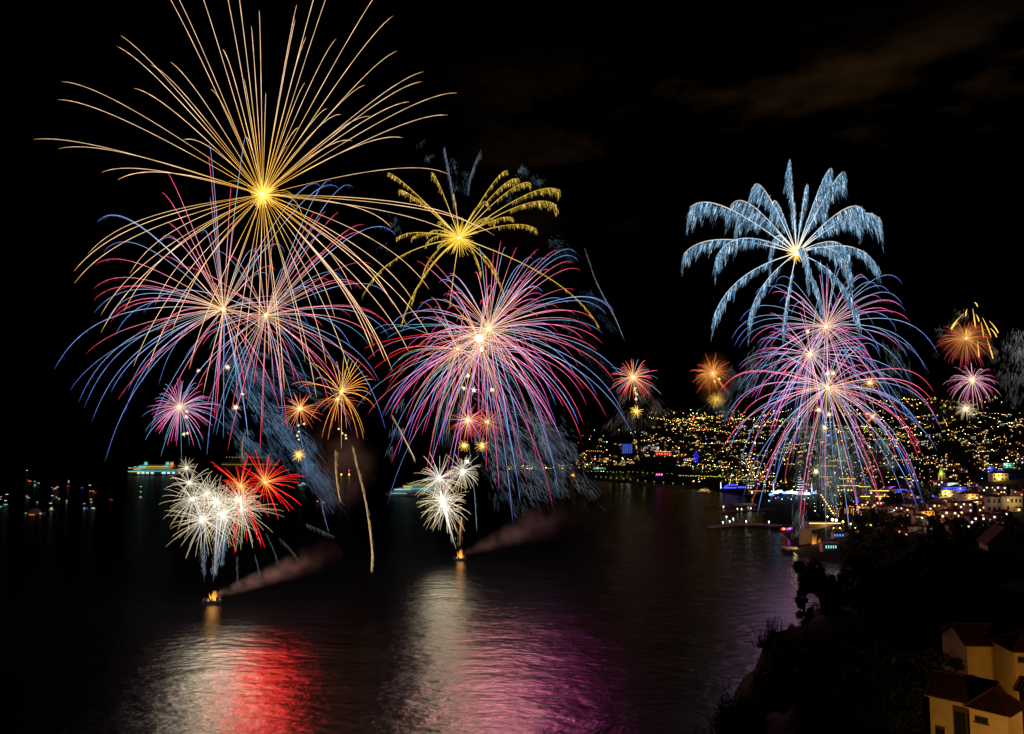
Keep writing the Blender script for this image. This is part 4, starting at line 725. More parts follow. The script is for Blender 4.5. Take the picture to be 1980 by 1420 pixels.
for (n, x0, x1, y0, y1) in [(26, 1250, 1450, 796, 850), (18, 1150, 1330, 835, 880), (22, 1740, 1980, 830, 870), (16, 1800, 1980, 845, 905), (12, 1440, 1600, 850, 905)]:
    pix += [(q, g.choice('yyyyoowwg'), g.uniform(.7, 1.2)) for q in zone(n, x0, x1, y0, y1)]
pix = pix[:255]
hits = on_land([q[0] for q in pix])
for (q, c, s), p in zip(pix, hits):
    if p is not None: put_lamp(p, c, s * max(.55, min(1.5, p[1] / 3000)))
# the promenade: lime yellow lamps near the water
pr = line(1137, 916, 1212, 918, 6) + line(1312, 925, 1402, 928, 3.2) + line(1404, 934, 1465, 934, 6) + line(1215, 917, 1300, 922, 9)
for q, p in zip(pr, on_land(pr)):
    if p is not None: put_lamp(p, 'v', 1.0)
print('lamps', used)
# thousands more lights farther off: one object
def far_lights():
    mb = MB(); Z = []
    for (n, x0, x1, y0, y1, cl) in [(330, 1250, 1460, 795, 880, .6), (200, 1110, 1340, 832, 900, .6), (260, 1440, 1640, 790, 900, .6), (300, 1640, 1980, 772, 830, .6), (380, 1640, 1980, 826, 915, .6), (200, 1340, 1500, 885, 935, .7), (30, 1295, 1335, 772, 773, .2), (30, 1240, 1320, 778, 800, .3), (330, 1560, 1730, 895, 1000, .75), (160, 1400, 1500, 905, 942, .7), (120, 1700, 1900, 915, 985, .6), (110, 1480, 1580, 925, 962, .8), (60, 1110, 1180, 880, 915, .5), (60, 950, 1110, 903, 912, .8)]:
        Z += zone(n, x0, x1, y0, y1, cl)
    Z = [q for q in Z if q[1] > 900 or math.sin(q[0] / 23 + 1.7 * math.sin(q[1] / 13)) + math.sin(q[1] / 9.0 + q[0] / 41) + math.sin(q[0] / 57 + 2) > -.75 or g.random() < .25]
    for _ in range(75):
        x, y = g.uniform(1240, 1960), g.uniform(800, 905); Z += line(x, y, x + g.uniform(14, 60), y + g.uniform(-6, 6), g.uniform(2.6, 4.5))
    hs = on_land(Z)
    for (q, p) in zip(Z, hs):
        if p is None: continue
        c = g.choice([(1, .58, .08)] * 10 + [(1, .33, .05)] * 5 + [(1, .85, .5)] * 3 + [(.75, .8, .12)] * 3 + [(.5, .9, .5)] * 2 + [(.3, .9, .8), (1, .1, .05), (.2, .25, 1)]); s = g.choice([.35, .55, .8, 1.2, 1.9, 3.2]); r = g.uniform(.24, .52) * p[1] / 2600
        wd = g.choice([1, 1, 1, 1, 2.6, 4]); mb.box((p[0], p[1], p[2] + g.uniform(2, 7)), (2 * r * wd, 2 * r, 1.8 * r), 0, np.array(c) * s * 5.2)
    o = mb.build('distant_town_lights', SPARK, cols=True); tag(o, 'countless small windows and lamps scattered over the far dark town', 'town lights', kind='stuff')
far_lights()
# --- houses
WIN_Y = emit((1, .6, .18), 3.0); WIN_W = emit((.9, .95, .7), 2.0); WIN_O = emit((1, .35, .08), 2.0)
def hip(mb, w, d, h, z, ov=.5):
    x, y = w / 2 + ov, d / 2 + ov; r = max(0, (w - d) / 2)
    mb.add([(-x, -y, z), (x, -y, z), (x, y, z), (-x, y, z), (-r, 0, z + h), (r, 0, z + h)], [(0, 1, 5, 4), (1, 2, 5), (2, 3, 4, 5), (3, 0, 4), (0, 3, 2, 1)])
def house_proto(w, d, storeys, wins, mat, label, group, winm):
    th = empty('house', (0, 0, -800), label, 'house', group); h = 3.1 * storeys
    mb = MB(); mb.box((0, 0, h / 2 - 1.5), (w, d, h + 3)); mb.build('wall', mat, th)
    mb = MB(); hip(mb, w, d, 2.4, h); rf = mb.build('roof', M_TILE, th)
    mb = MB(); mb.box((w * .25, d * .15, h + 2.0), (.8, .8, 1.8)); mb.build('chimney', mat, rf)
    for i, (fx, fl, lit) in enumerate(wins):
        mb = MB(); mb.box((fx * w, -d / 2 - .04, 3.1 * fl + 1.7), (1.5, .14, 1.6)); mb.build('window', winm if lit else M_GLASS, th)
    mb = MB(); mb.box((-w * .02, -d / 2 - .05, 1.0), (1.1, .16, 2.0)); mb.build('door', M_WOOD, th)
    return th
HP = [house_proto(12, 9, 2, [(-.33, 0, 1), (.33, 0, 0), (-.33, 1, 0), (.0, 1, 1), (.33, 1, 1)], M_WALL, 'two storey cream hillside house with warm lit windows', 'cream two storey houses on the hillside', WIN_Y),
      house_proto(10, 9, 1, [(-.33, 0, 0), (.33, 0, 1)], M_WALL, 'low cream hillside house with one lit window', 'low cream houses on the hillside', WIN_Y),
      house_proto(14, 10, 3, [(-.35, 0, 0), (.35, 0, 1), (-.35, 1, 1), (.12, 1, 0), (.35, 1, 0), (-.35, 2, 0), (-.12, 2, 1), (.35, 2, 1)], M_STONE, 'three storey stone hillside block with scattered lit windows', 'stone three storey blocks on the hillside', WIN_W),
      house_proto(11, 8, 2, [(-.33, 0, 0), (.33, 0, 1), (-.33, 1, 1), (.33, 1, 0)], M_OCHRE, 'ochre hillside house with orange lit windows', 'ochre houses on the hillside', WIN_O)]
hpix = zone(70, 1250, 1980, 795, 860, .3) + zone(50, 1130, 1400, 845, 900, .3) + zone(90, 1560, 1980, 835, 920, .3) + zone(24, 1400, 1560, 850, 925, .3)
first = [True] * 4
hpix += zone(46, 1650, 1980, 960, 1052, .2) + zone(30, 1640, 1980, 925, 965, .2)
for q, p in zip(hpix, on_land(hpix)):
    if p is None: continue
    k = g.choice([0, 0, 1, 1, 2, 3]); o = HP[k] if first[k] else copy_tree(HP[k]); first[k] = False
    o.location = (p[0], p[1] + 6, p[2]); o.rotation_euler = (0, 0, -math.atan2(p[0], p[1]) + g.uniform(-.5, .5)); s = g.uniform(.9, 1.3); o.scale = (s, s, s)

# --- named buildings
def block(px, pyb, wpx, hpx, Y, label, mat=M_WALL, roof='flat', rows=0, cols=0, winm=WIN_Y, lit=.6, yaw=0.0, depth=None, glow=None, group=None, name='building', cat='building', snap=True, strip=None):
    hit = on_land([(px, pyb)])[0]
    if hit is not None and cat == 'building' and snap: k_ = (hit[1] / Y) ** 2; Y = hit[1]; glow = [(a_, b_ * k_ ** .5, c_, e_, W_ * k_) for a_, b_, c_, e_, W_ in glow or []]
    P = at(px, pyb, Y); m = PX(Y); w = wpx * m; h = hpx * m; d = depth or max(8, w * .5)
    th = empty(name, P, label, cat, group, rz=yaw)
    mb = MB(); mb.box((0, d / 2, h / 2 - 6), (w, d, h + 12)); mb.build('wall', mat, th)
    if roof == 'hip':
        mb = MB(); hip(mb, w, d, min(w, d) * .28, h, .6); o = mb.build('roof', M_TILE, th); o.location = (0, d / 2, 0)
    elif roof == 'gable':
        mb = MB(); x, y = w / 2 + .6, d / 2 + .6; mb.add([(-x, -y, h), (x, -y, h), (x, y, h), (-x, y, h), (-x, 0, h + d * .3), (x, 0, h + d * .3)], [(0, 1, 5, 4), (1, 2, 5), (2, 3, 4, 5), (3, 0, 4), (0, 3, 2, 1)]); o = mb.build('roof', M_TILE, th); o.location = (0, d / 2, 0)
    else:
        mb = MB(); mb.box((0, d / 2, h + .35), (w + .8, d + .8, .7)); mb.build('parapet', M_STONE, th)
    for r_ in range(rows):
        for c_ in range(cols):
            if g.random() > .97: continue
            ww = w / cols * .5; hh = h / rows * .5; x = -w / 2 + (c_ + .5) * w / cols; z = (r_ + .5) * h / rows
            mb = MB(); mb.box((x, -.06, z), (ww, .2, hh)); f_ = mb.build('window_frame', M_DARK, th)
            mb = MB(); mb.box((x, -.17, z), (ww * .86, .06, hh * .88)); mb.build('pane', winm if g.random() < lit else M_GLASS, f_)
    if strip: mb = MB(); mb.box((0, -.5, h + .5), (w, .3, 1.0)); mb.build('roofline_lights', strip, th)
    if glow:
        for (dx, dy, dz, col, W) in glow: point_light((dx * w, dy, dz * h), col, 1.5, 0, th, watts=W)
    return th
BLU = (.03, .05, 1)
BW = emit((.04, .12, 1), 2.2); CW = emit((.15, .75, .8), 1.6)
block(1213, 877, 20, 18, 3000, 'tall hotel block with blue lit floors on the hill', M_WALL, rows=6, cols=5, winm=BW, lit=.95)
block(1258, 869, 34, 6, 3050, 'long low block with a pale blue lit band, right of the blue hotel', M_WALL, rows=1, cols=8, winm=emit((.1, .4, 1), 1.6), lit=.9)
block(1283, 882, 30, 8, 2900, 'low hall with a red lit front below the blue band', M_WALL, rows=1, cols=6, winm=LAMP_R, lit=1, strip=emit((1, .5, .2), 1.6))
block(1229, 868, 7, 18, 2990, 'slim tower beside the blue lit hotel', M_WALL, rows=6, cols=2, winm=WIN_Y, lit=.6)
YLN = emit((1.0, .66, .08), 2.4)
i = 0
for (x, y, w, h, Y, lab) in [(1598, 913, 40, 12, 1960, 'building edged with yellow roofline lights, highest behind the white flare'), (1597, 930, 26, 8, 1800, 'small building edged with yellow lights right of the cone of rings'), (1640, 938, 30, 12, 1700, 'building edged with stepped yellow lights in the right harbour front'), (1640, 945, 44, 6, 1650, 'broad low building edged with yellow lights before the stepped one'), (1672, 950, 22, 9, 1600, 'narrow building edged with yellow lights, left of the plaza tree'), (1676, 966, 24, 6, 1480, 'lower building edged with yellow lights above the plaza'), (1700, 958, 36, 9, 1560, 'building edged with one straight yellow line right of the plaza'), (1764, 932, 18, 6, 1700, 'building with a short yellow lit cornice left of the church'), (1715, 968, 44, 8, 1450, 'wide building outlined yellow at the foot of the hill town'), (1620, 898, 36, 7, 2100, 'thin building with a faint yellow line on the slope')]:
    block(x, y + 6, w, h + 5, Y, lab, M_STONE, rows=2, cols=max(3, w // 6), winm=WIN_Y, lit=.25, strip=YLN, group='buildings edged with yellow lights', glow=[(0, -7, .5, (1, .55, .12), 900)])
for (x, y, w, h, Y, lab, col, W, rf) in [(1750, 958, 36, 12, 1500, 'blue floodlit building, left of the church tower', BLU, 35000, 'hip'), (1785, 962, 40, 14, 1480, 'blue floodlit building with rows of windows below the church', BLU, 60000, 'hip'), (1730, 950, 22, 9, 1560, 'violet floodlit building at the left end of the blue row', (.35, .08, .9), 20000, 'hip'), (1845, 952, 50, 9, 1500, 'long blue floodlit roof right of the church', BLU, 50000, 'flat'), (1898, 950, 24, 9, 1500, 'short blue floodlit block at the right end of the row', BLU, 24000, 'flat'), (1914, 912, 14, 9, 1750, 'blue floodlit upper block on the slope', BLU, 20000, 'flat'), (1934, 918, 18, 8, 1750, 'blue floodlit house with a curved front on the slope', BLU, 20000, 'hip')]:
    block(x, y, w, h, Y, lab, M_WALL, rf, rows=2, cols=max(3, w // 5), winm=WIN_W, lit=.08, yaw=R(g.uniform(-12, 12)), group='blue floodlit buildings', glow=[(-.25, -9, .5, col, W / 2), (.25, -9, .6, col, W / 2)])
for (x, y, w, h, Y, lab, mat, W, rf, c) in [(1795, 946, 24, 12, 1650, 'pink floodlit palace beside the church tower', M_WALL, 26000, 'flat', (1, .5, .3)), (1832, 962, 34, 13, 1380, 'broad beige building below the church', M_WALL, 14000, 'flat', (1, .72, .25)), (1858, 964, 14, 12, 1370, 'beige building joined right of the broad one', M_WALL, 4000, 'flat', (1, .72, .25)), (1885, 966, 44, 10, 1330, 'long beige arcade building with lit eaves', M_WALL, 9000, 'hip', (1, .6, .15)), (1815, 960, 12, 9, 1350, 'small yellow lit house between the blue row and the broad beige one', M_WALL, 5000, 'hip', (1, .75, .3)), (1935, 930, 30, 14, 1600, 'yellow lit villa on the slope under the blue floodlit house', M_WALL, 18000, 'hip', (1, .75, .12)), (1950, 905, 22, 9, 1900, 'teal lit house high at the right', M_WALL, 12000, 'hip', (.2, .9, .7)), (1795, 1003, 28, 14, 1000, 'orange lit house in the near old town', M_OCHRE, 9000, 'hip', (1, .38, .05)), (1776, 996, 22, 9, 1050, 'orange tinted house left of the orange lit one', M_OCHRE, 2500, 'hip', (1, .45, .1)), (1806, 1015, 16, 12, 960, 'orange lit lower house in the near old town', M_OCHRE, 4500, 'hip', (1, .34, .05)), (1962, 990, 30, 28, 760, 'plain beige wall building at the right edge', M_OCHRE, 2600, 'flat', (1, .7, .3)), (1928, 992, 34, 30, 800, 'grey gabled villa with one dark window near the right edge', M_STONE, 900, 'hip', (1, .8, .5)), (1850, 990, 20, 7, 1150, 'small reddish lit house above the red awning', M_OCHRE, 1800, 'hip', (1, .5, .2)), (1890, 978, 16, 8, 1250, 'small amber house by the long arcade', M_OCHRE, 2500, 'hip', (1, .6, .15)), (1905, 1005, 24, 9, 900, 'dim house with a pale roof edge near the right', M_STONE, 400, 'gable', (.9, .9, .9))]:
    block(x, y, w, h, Y, lab, mat, rf, rows=2, cols=max(2, w // 7), winm=WIN_W, lit=.12, yaw=R(g.uniform(-15, 15)), glow=[(-.1, -8, .75, c, W)])
block(1824, 986 - 4, 36, 4, 1200, 'low restaurant with a red lit awning front', M_WALL, 'flat', rows=1, cols=7, winm=LAMP_R, lit=.9, strip=emit((1, .35, .2), 1.5))
# near old town, dim facades
for (x, y, w, h, Y, lab, W) in [(1707, 1012, 20, 30, 820, 'tall narrow villa with pale window frames in the near old town', 500), (1745, 1008, 18, 16, 830, 'dim villa with an upper bay right of the tall narrow one', 260), (1783, 1016, 26, 18, 780, 'dim villa with a balcony in the near old town', 420), (1775, 1026, 36, 7, 740, 'long low wall house under the balcony villa', 260), (1802, 1030, 16, 9, 700, 'small house with a white lit porch', 320), (1845, 1032, 20, 14, 640, 'dark cottage at the slope edge', 60), (1845, 1004, 40, 10, 880, 'dark broad roofed house in the old town', 70), (1730, 990, 26, 10, 950, 'house with dark hipped roof behind the tall narrow villa', 200), (1890, 1020, 30, 10, 720, 'house with a faint grey roof, right part of the old town', 60), (1765, 985, 26, 9, 1080, 'house behind the orange lit ones', 400)]:
    block(x, y, w, h, Y, lab, M_WALL, 'hip', rows=2, cols=3, winm=WIN_W, lit=.1, yaw=R(g.uniform(-20, 20)), group='dim villas of the near old town', glow=[(-.2, -6, .5, (1, .85, .6), W)])
def P_at(px, py, Y):
    h_ = on_land([(px, py)])[0]
    return at(px, py, min(Y, h_[1] - 1) if h_ is not None else Y)
def gable_house():
    P = at(1948, 1112, 300); m = PX(300); th = empty('house', P, 'dark gabled house with one lit doorway at the right edge', 'house', rz=R(-18)); w = 60 * m; h = 56 * m; d = 14
    mb = MB(); mb.box((0, d / 2, h / 2 - 4), (w, d, h + 8)); mb.add([(-w / 2, 0, h), (w / 2, 0, h), (0, 0, h + w * .5), (-w / 2, d, h), (w / 2, d, h), (0, d, h + w * .5)], [(0, 1, 2), (4, 3, 5)]); mb.build('wall', M_STONE, th)
    mb = MB()
    for s in (-1, 1):
        a = np.array([0, -.7, h + w * .5 + .35]); b = np.array([s * (w / 2 + .8), -.7, h - .4]); o_ = np.array([0, d + 1.4, 0]); t = np.array([0, 0, .3]); mb.add([a, b, b + o_, a + o_, a + t, b + t, b + o_ + t, a + o_ + t], [(0, 1, 2, 3), (4, 5, 6, 7), (0, 1, 5, 4), (1, 2, 6, 5), (2, 3, 7, 6), (3, 0, 4, 7)])
    mb.build('roof', M_TILE, th)
    mb = MB(); mb.box((-w * .08, -.1, h * .28), (1.9, .2, 3.4)); fr = mb.build('doorway', M_DARK, th)
    mb = MB(); mb.box((-w * .08 - .45, -.22, h * .28), (.5, .06, 3.0)); mb.box((-w * .08 + .4, -.22, h * .3), (.7, .06, 2.6)); mb.build('pane', emit((.75, .8, .2), .9), fr)
    mb = MB(); mb.box((-w * .42, -.1, h * .4), (.4, .2, 2.6)); mb.build('window', emit((.6, .55, .1), .6), th)
gable_house()
def church():
    P = P_at(1822, 944, 1600); m = PX(P[1]); th = empty('church_tower', P, 'floodlit square church tower with green spire', 'church', rz=R(-20)); w = 11 * m; h = 38 * m * .62
    mb = MB(); mb.box((0, 0, h / 2 - 8), (w, w, h + 16)); mb.build('tower', M_WALL, th)
    mb = MB(); mb.box((0, 0, h + .4), (w * 1.12, w * 1.12, .9)); mb.build('cornice', M_STONE, th)
    mb = MB(); mb.cone((0, 0, h + .9), w * .55, 22 * m, 8); mb.build('spire', pbr('green_glazed_tile', (.3, .42, .16), .5), th)
    for sx in (-1, 1):
        for sy in (-1, 1):
            mb = MB(); mb.cone((sx * w * .45, sy * w * .45, h + .9), w * .1, w * .5, 6); mb.build('pinnacle', M_STONE, th)
    for z in (.35, .82):
        for x in (-.22, .22): mb = MB(); mb.box((x * w, -w / 2 - .04, h * z), (w * .18, .12, w * .35)); mb.build('belfry_opening', M_DARK, th)
    mb = MB(); mb.tube([(0, 0, h + 22 * m), (0, 0, h + 28 * m)], .15); mb.build('weather_vane', M_DARK, th)
    point_light((-5, -12, h * .5), (.95, .9, .3), 1, 0, th, watts=14000); point_light((9, -11, 2), (.6, 1, .75), 1, 0, th, watts=12000); point_light((-3, -9, h + 5), (.8, .8, .1), 1, 0, th, watts=5000)
church()
block(1843, 945, 22, 11, 1620, 'pale green lit church nave beside the tower', M_WALL, 'gable', rows=1, cols=4, winm=WIN_W, lit=.2, glow=[(0, -9, .5, (.6, 1, .7), 12000)])
# --- harbour lights and fair
def cone_tree(px, pyb, wpx, hpx, Y, mat, label, rings=7, name='light_cone_tree', spots=0, mid=None):
    P = P_at(px, pyb, Y); Y = P[1]; m = PX(Y); th = empty(name, P, label, 'lit tree'); w = wpx * m / 2; h = hpx * m
    mb = MB(); mb.tube([(0, 0, -6), (0, 0, h)], [.5, .15]); mb.build('mast', M_DARK, th)
    for i in range(rings):
        u = i / rings; r = w * (1 - u) if mid is None else w * math.sin(math.pi * min(1, u * .85 + .18)) ; n = 18
        q = [(r * math.cos(a), r * math.sin(a), 1 + u * h * .95) for a in np.linspace(0, 2 * math.pi, n)]
        mb = MB(); mb.tube(q, .30 if mid is None else .25, sides=5); mb.build('light_ring', mat, th)
    mb = MB(); mb.ball((0, 0, h), .9); mb.build('star', mat, th)
cone_tree(1548, 957, 19, 44, 1700, emit((.65, .75, 1), 2.2), 'tall cone of white light rings at the harbour fair', 9)
cone_tree(1346, 894, 11, 24, 2650, emit((.03, .04, 1), 3), 'deep blue egg shaped tree of lights on the far promenade', 8, mid=1)
cone_tree(1658, 978, 6, 14, 1350, emit((.04, .08, 1), 2.5), 'small blue lit tree in the plaza', 5, mid=1)
cone_tree(1348, 862, 6, 10, 3000, emit((1, .6, .08), 3), 'little golden tree of lights above the blue egg shaped one', 4)
cone_tree(1824 - 60, 885, 4, 8, 2400, emit((1, .7, .2), 2), 'tiny golden tree of lights on the right slope', 3)
def column(px, pyb, hpx, Y, label):
    P = P_at(px, pyb, Y); Y = P[1]; m = PX(Y); th = empty('light_column', P, label, 'light column'); mb = MB(); mb.box((0, 0, hpx * m / 2), (1.6 * m, 1.6 * m, hpx * m), taper=.6); mb.build('lit_shaft', emit((.75, .85, 1), 2), th); mb = MB(); mb.box((0, 0, .3), (3 * m, 3 * m, 2)); mb.build('plinth', M_STONE, th)
column(1496, 958, 22, 1760, 'white glowing column, left of the cone of rings'); column(1570, 956, 24, 1690, 'white glowing column, right of the cone of rings'); column(1394, 946, 13, 2100, 'pale blue glowing column beside the blue arch')
def stall(px, py, w, Y, mat, label, group):
    P = P_at(px, py, Y); Y = P[1]; m = PX(Y); th = empty('fair_stall', P, label, 'stall', group); ww = w * m * 1.15
    mb = MB(); mb.box((0, 0, .9), (ww, 4, 2.4)); mb.build('counter', M_WOOD, th)
    mb = MB()
    for s in (-1, 1): mb.tube([(s * ww * .46, -1.8, 0), (s * ww * .46, -1.8, 4)], .1)
    mb.build('posts' if False else 'frame', M_DARK, th)
    mb = MB(); mb.add([(-ww / 2, -2.4, 3.2), (ww / 2, -2.4, 3.2), (ww / 2, 2.4, 3.2), (-ww / 2, 2.4, 3.2), (-ww * .4, 0, 7.5), (ww * .4, 0, 7.5)], [(0, 1, 5, 4), (1, 2, 5), (2, 3, 4, 5), (3, 0, 4), (0, 3, 2, 1)]); mb.build('lit_canopy', mat, th)
SW = emit((.6, .85, 1), 4.5); SB = emit((.12, .25, 1), 4); SM = emit((1, .6, .9), 1.6)
for x, y, w, mt, d in [(1500, 957, 10, SW, 'first from the left'), (1508, 955, 9, SW, 'second from the left'), (1518, 958, 10, SB, 'blue, third from the left'), (1527, 957, 11, SW, 'fourth from the left'), (1537, 958, 9, SW, 'just left of the cone of rings'), (1549, 960, 12, SM, 'pink, at the foot of the cone of rings'), (1561, 960, 10, SW, 'just right of the cone of rings'), (1574, 958, 9, SB, 'at the right end of the row'), (1492, 961, 8, SB, 'low blue one at the left end')]:
    stall(x, y, w, 1710, mt, 'glowing fair stall ' + d, 'glowing stalls of the harbour fair')
for x, c in ((1505, (.3, .6, 1)), (1530, (.5, .8, 1)), (1560, (.7, .7, 1))):
    q_ = P_at(x, 962, 1700); th = empty('floodlight', q_, 'cool white floodlight over the fair stalls, ' + ('left' if x < 1520 else 'middle' if x < 1550 else 'right') + ' one', 'floodlight', 'floodlights of the fair'); mb = MB(); mb.tube([(0, 0, -1), (0, 0, 12)], .2); mb.build('mast', M_DARK, th); mb = MB(); mb.ball((0, 0, 12.4), 1.5); mb.build('lamp_head', emit((.8, .9, 1), 4), th); point_light((0, -2, 12), c, 1, 0, th, watts=9000)
for x, y, c in [(1505, 962, 'b'), (1524, 963, 'b'), (1540, 964, 'b'), (1530, 966, 'c'), (1512, 966, 'g'), (1487, 969, 'c'), (1500, 964, 'm'), (1555, 966, 'g'), (1563, 964, 'c')]:
    P = P_at(x, y, 1640); m = PX(P[1]); th = empty('fair_lamp', P, 'small coloured lamp at the foot of the harbour fair', 'lamp', 'coloured lamps at the foot of the fair'); mb = MB(); mb.tube([(0, 0, -6), (0, 0, 0)], .15); mb.build('pole', M_DARK, th); mb = MB(); mb.ball((0, 0, .4), .9 * m); mb.build('bulb', CM[c], th)
def arch(px, py, w, Y, label):
    P = P_at(px, py, Y); Y = P[1]; m = PX(Y); th = empty('light_arch', P, label, 'light arch')
    for i, s in enumerate((1, .75)):
        q = [(w * m / 2 * math.cos(a), i * 2.0, 8 * m * s * math.sin(a)) for a in np.linspace(0, math.pi, 22)]; mb = MB(); mb.tube(q, .55); mb.build('light_string', emit((.05, .06, 1), 3), th)
    mb = MB(); mb.box((0, 0, 2), (w * m, .8, 3.0)); mb.build('lit_base', emit((.1, .1, 1), 1.5), th)
arch(1416, 945, 32, 2080, 'long blue arch of lights on the quay')
block(1452, 946, 15, 9, 2100, 'white kiosk with a pink top at the end of the yellow row', M_WALL, 'flat', rows=2, cols=3, winm=emit((.9, .8, 1), 1.6), lit=1)
block(1435, 945, 16, 5, 2110, 'low blue lit pavilion left of the white kiosk', M_WALL, 'flat', rows=1, cols=5, winm=LAMP_B, lit=1)
block(1275, 921, 14, 6, 2600, 'magenta lit tent on the far promenade', M_WALL, 'hip', rows=1, cols=3, winm=LAMP_M, lit=1)
block(1157, 908, 20, 4, 2750, 'low kiosk with a cyan lit line at the left end of the promenade', M_WALL, 'flat', rows=1, cols=5, winm=CW, lit=1)
block(1172, 895, 10, 10, 2850, 'small house with amber lights above the cyan kiosk', M_WALL, 'hip', rows=2, cols=3, winm=WIN_Y, lit=.9)
block(1464, 955, 34, 5, 1850, 'long shed with a yellow lit roof slope at the quay', M_STONE, 'hip', rows=1, cols=7, winm=LAMP_Y, lit=.3, strip=emit((.8, .6, .1), .8))
# stage, fort, launch ground
def stage():
    P = at(1524, 1033, 1140); m = PX(1140); th = empty('stage', P, 'concert stage glowing red, orange and blue by the shore', 'stage'); w = 24 * m
    mb = MB(); mb.box((0, 3, .4), (w, 8, 2.4)); mb.build('platform', M_DARK, th)
    mb = MB(); [mb.tube([(s * w / 2, 6, 0), (s * w / 2, 6, 12)], .3) for s in (-1, 1)]; mb.tube([(-w / 2, 6, 12), (w / 2, 6, 12)], .3); mb.build('truss', M_DARK, th)
    for x, z, c, s in [(-.36, 6.4, (1, .05, .02), 2.2), (-.22, 6.6, (1, .35, .02), 3.0), (.02, 6.5, (.6, .02, .5), 1.5), (.22, 6.8, (.12, .15, 1), 3.5), (.38, 7.5, (.7, .02, .4), 1.2), (.1, 3.4, (1, .03, .1), 1.6), (.34, 3.2, (.8, .02, .2), 1.2)]:
        mb = MB(); mb.ball((x * w, 5.4, z), 1.7, None, 8, 6); mb.build('spotlight', emit(c, s), th)
    point_light((0, -2, 8), (.7, .03, .35), 2, 0, th, watts=4000)
stage()
block(1560, 1052, 20, 26, 1010, 'old stone fort tower beside the launch ground', M_STONE, 'flat', rows=0, glow=[(-.1, -9, .8, (1, .6, .2), 350)])
block(1595, 1020, 60, 7, 1100, 'long fort wall with a yellow lit top behind the launch ground', M_STONE, 'flat', rows=0, strip=YLN, glow=[(0, -8, 1, (1, .6, .15), 3000)])
block(1607, 1064, 32, 12, 960, 'low glazed pavilion with cyan lit windows right of the launch ground', M_WALL, 'flat', rows=1, cols=7, winm=CW, lit=.9)
block(1544, 1068, 36, 4, 950, 'pale yellow lit landing platform at the water', M_OCHRE, 'flat', rows=0, depth=26, glow=[(0, 10, 3, (1, .72, .2), 2600)], name='landing_platform', cat='platform')
block(1622, 1040, 20, 9, 1000, 'blue lit tent roofed bar above the glazed pavilion', M_WALL, 'hip', rows=1, cols=4, winm=emit((.05, .35, 1), 1.6), lit=.9)
for x, y, h, lab in [(1575, 1066, 34, 'tall orange fountain flame on the launch ground, left one'), (1587, 1068, 28, 'tall orange fountain flame on the launch ground, right one')]:
    P = at(x, y, 965); m = PX(965); th = empty('fountain_flame', P, lab, 'flame', 'fountain flames on the launch ground'); mb = MB(); mb.cone((0, 0, -1), 1.0, 1.6, 8, r2=.8); mb.build('nozzle', M_DARK, th); mb = MB()
    for i in range(22):
        u = np.linspace(0, 1, 7); a = g.gauss(0, 1); q = np.stack([a * .5 + u * a * 1.2, u * g.gauss(0, 1), u * h * m * g.uniform(.5, 1)], 1); mb.tube(q, .45 * (1 - .85 * u), ramp(u, [(0, (2.2, 1.3, .6)), (.3, (1.6, .6, .08)), (1, (.4, .12, .01))]), 5)
    mb.build('flame', SPARK, th, cols=True); point_light((0, -3, 12), (1, .5, .15), 3, 4, th)
for x, y, r, c in [(1610, 1006, 3.0, 'w'), (1617, 1007, 2.6, 'w'), (1630, 1010, 2.0, 'y'), (1645, 1014, 1.8, 'o'), (1600, 1000, 1.4, 'y'), (1660, 1012, 1.2, 'w'), (1636, 1020, 1.2, 'y'), (1654, 1022, 1.2, 'y'), (1624, 1022, 1.3, 'y'), (1612, 1022, 1.1, 'v')]:
    P = at(x, y, 1000); m = PX(1000); th = empty('floodlight', P, 'strong floodlight on a mast above the launch ground', 'floodlight', 'floodlights above the launch ground'); mb = MB(); mb.tube([(0, 0, -22), (0, 0, 0)], .2); mb.build('mast', M_DARK, th)
    mb = MB(); mb.ball((0, 0, .5), r * m * .8); mb.build('lamp_head', CM[c], th); point_light((0, -2, 0), (1, .7, .25), 1, 0, th, watts=2500)
for i in range(9):
    x, y = 1588 + i * 2.8, 958 + i * 4.4; P = P_at(x, y, 1500 - i * 25); th = empty('orange_lamp', P, 'orange lamp in the slanting row running down to the plaza', 'street lamp', 'slanting row of orange lamps'); mb = MB(); mb.tube([(0, 0, -8), (0, 0, 0)], .12); mb.build('pole', M_DARK, th); mb = MB(); mb.ball((0, 0, .5), .95); mb.build('lamp_head', LAMP_O, th)
for x, y in [(1613, 990), (1621, 992), (1634, 988), (1640, 986), (1646, 984), (1650, 988), (1660, 985)]:
    P = P_at(x, y + 8, 1250); m = PX(P[1]); th = empty('glowing_palm', P, 'palm with a self-glowing orange trunk on the avenue above the floodlights', 'palm tree', 'palms of the avenue with glowing orange trunks'); mb = MB(); mb.tube([(0, 0, -3), (.3, 0, 5), (0, 0, 13 * m)], [.6, .5, .4]); mb.build('trunk', emit((1, .4, .05), .8), th)  # trunk glows through its own material, imitating lamp light on bark
    mb = MB()
    for k in range(9):
        a = k * .7; q = [(0, 0, 13 * m), (math.cos(a) * 2.2, math.sin(a) * 2.2, 13 * m + 1), (math.cos(a) * 4, math.sin(a) * 4, 13 * m - 1)]; mb.tube(q, [.3, .35, .05], sides=3)
    mb.build('crown', M_LEAF, th)
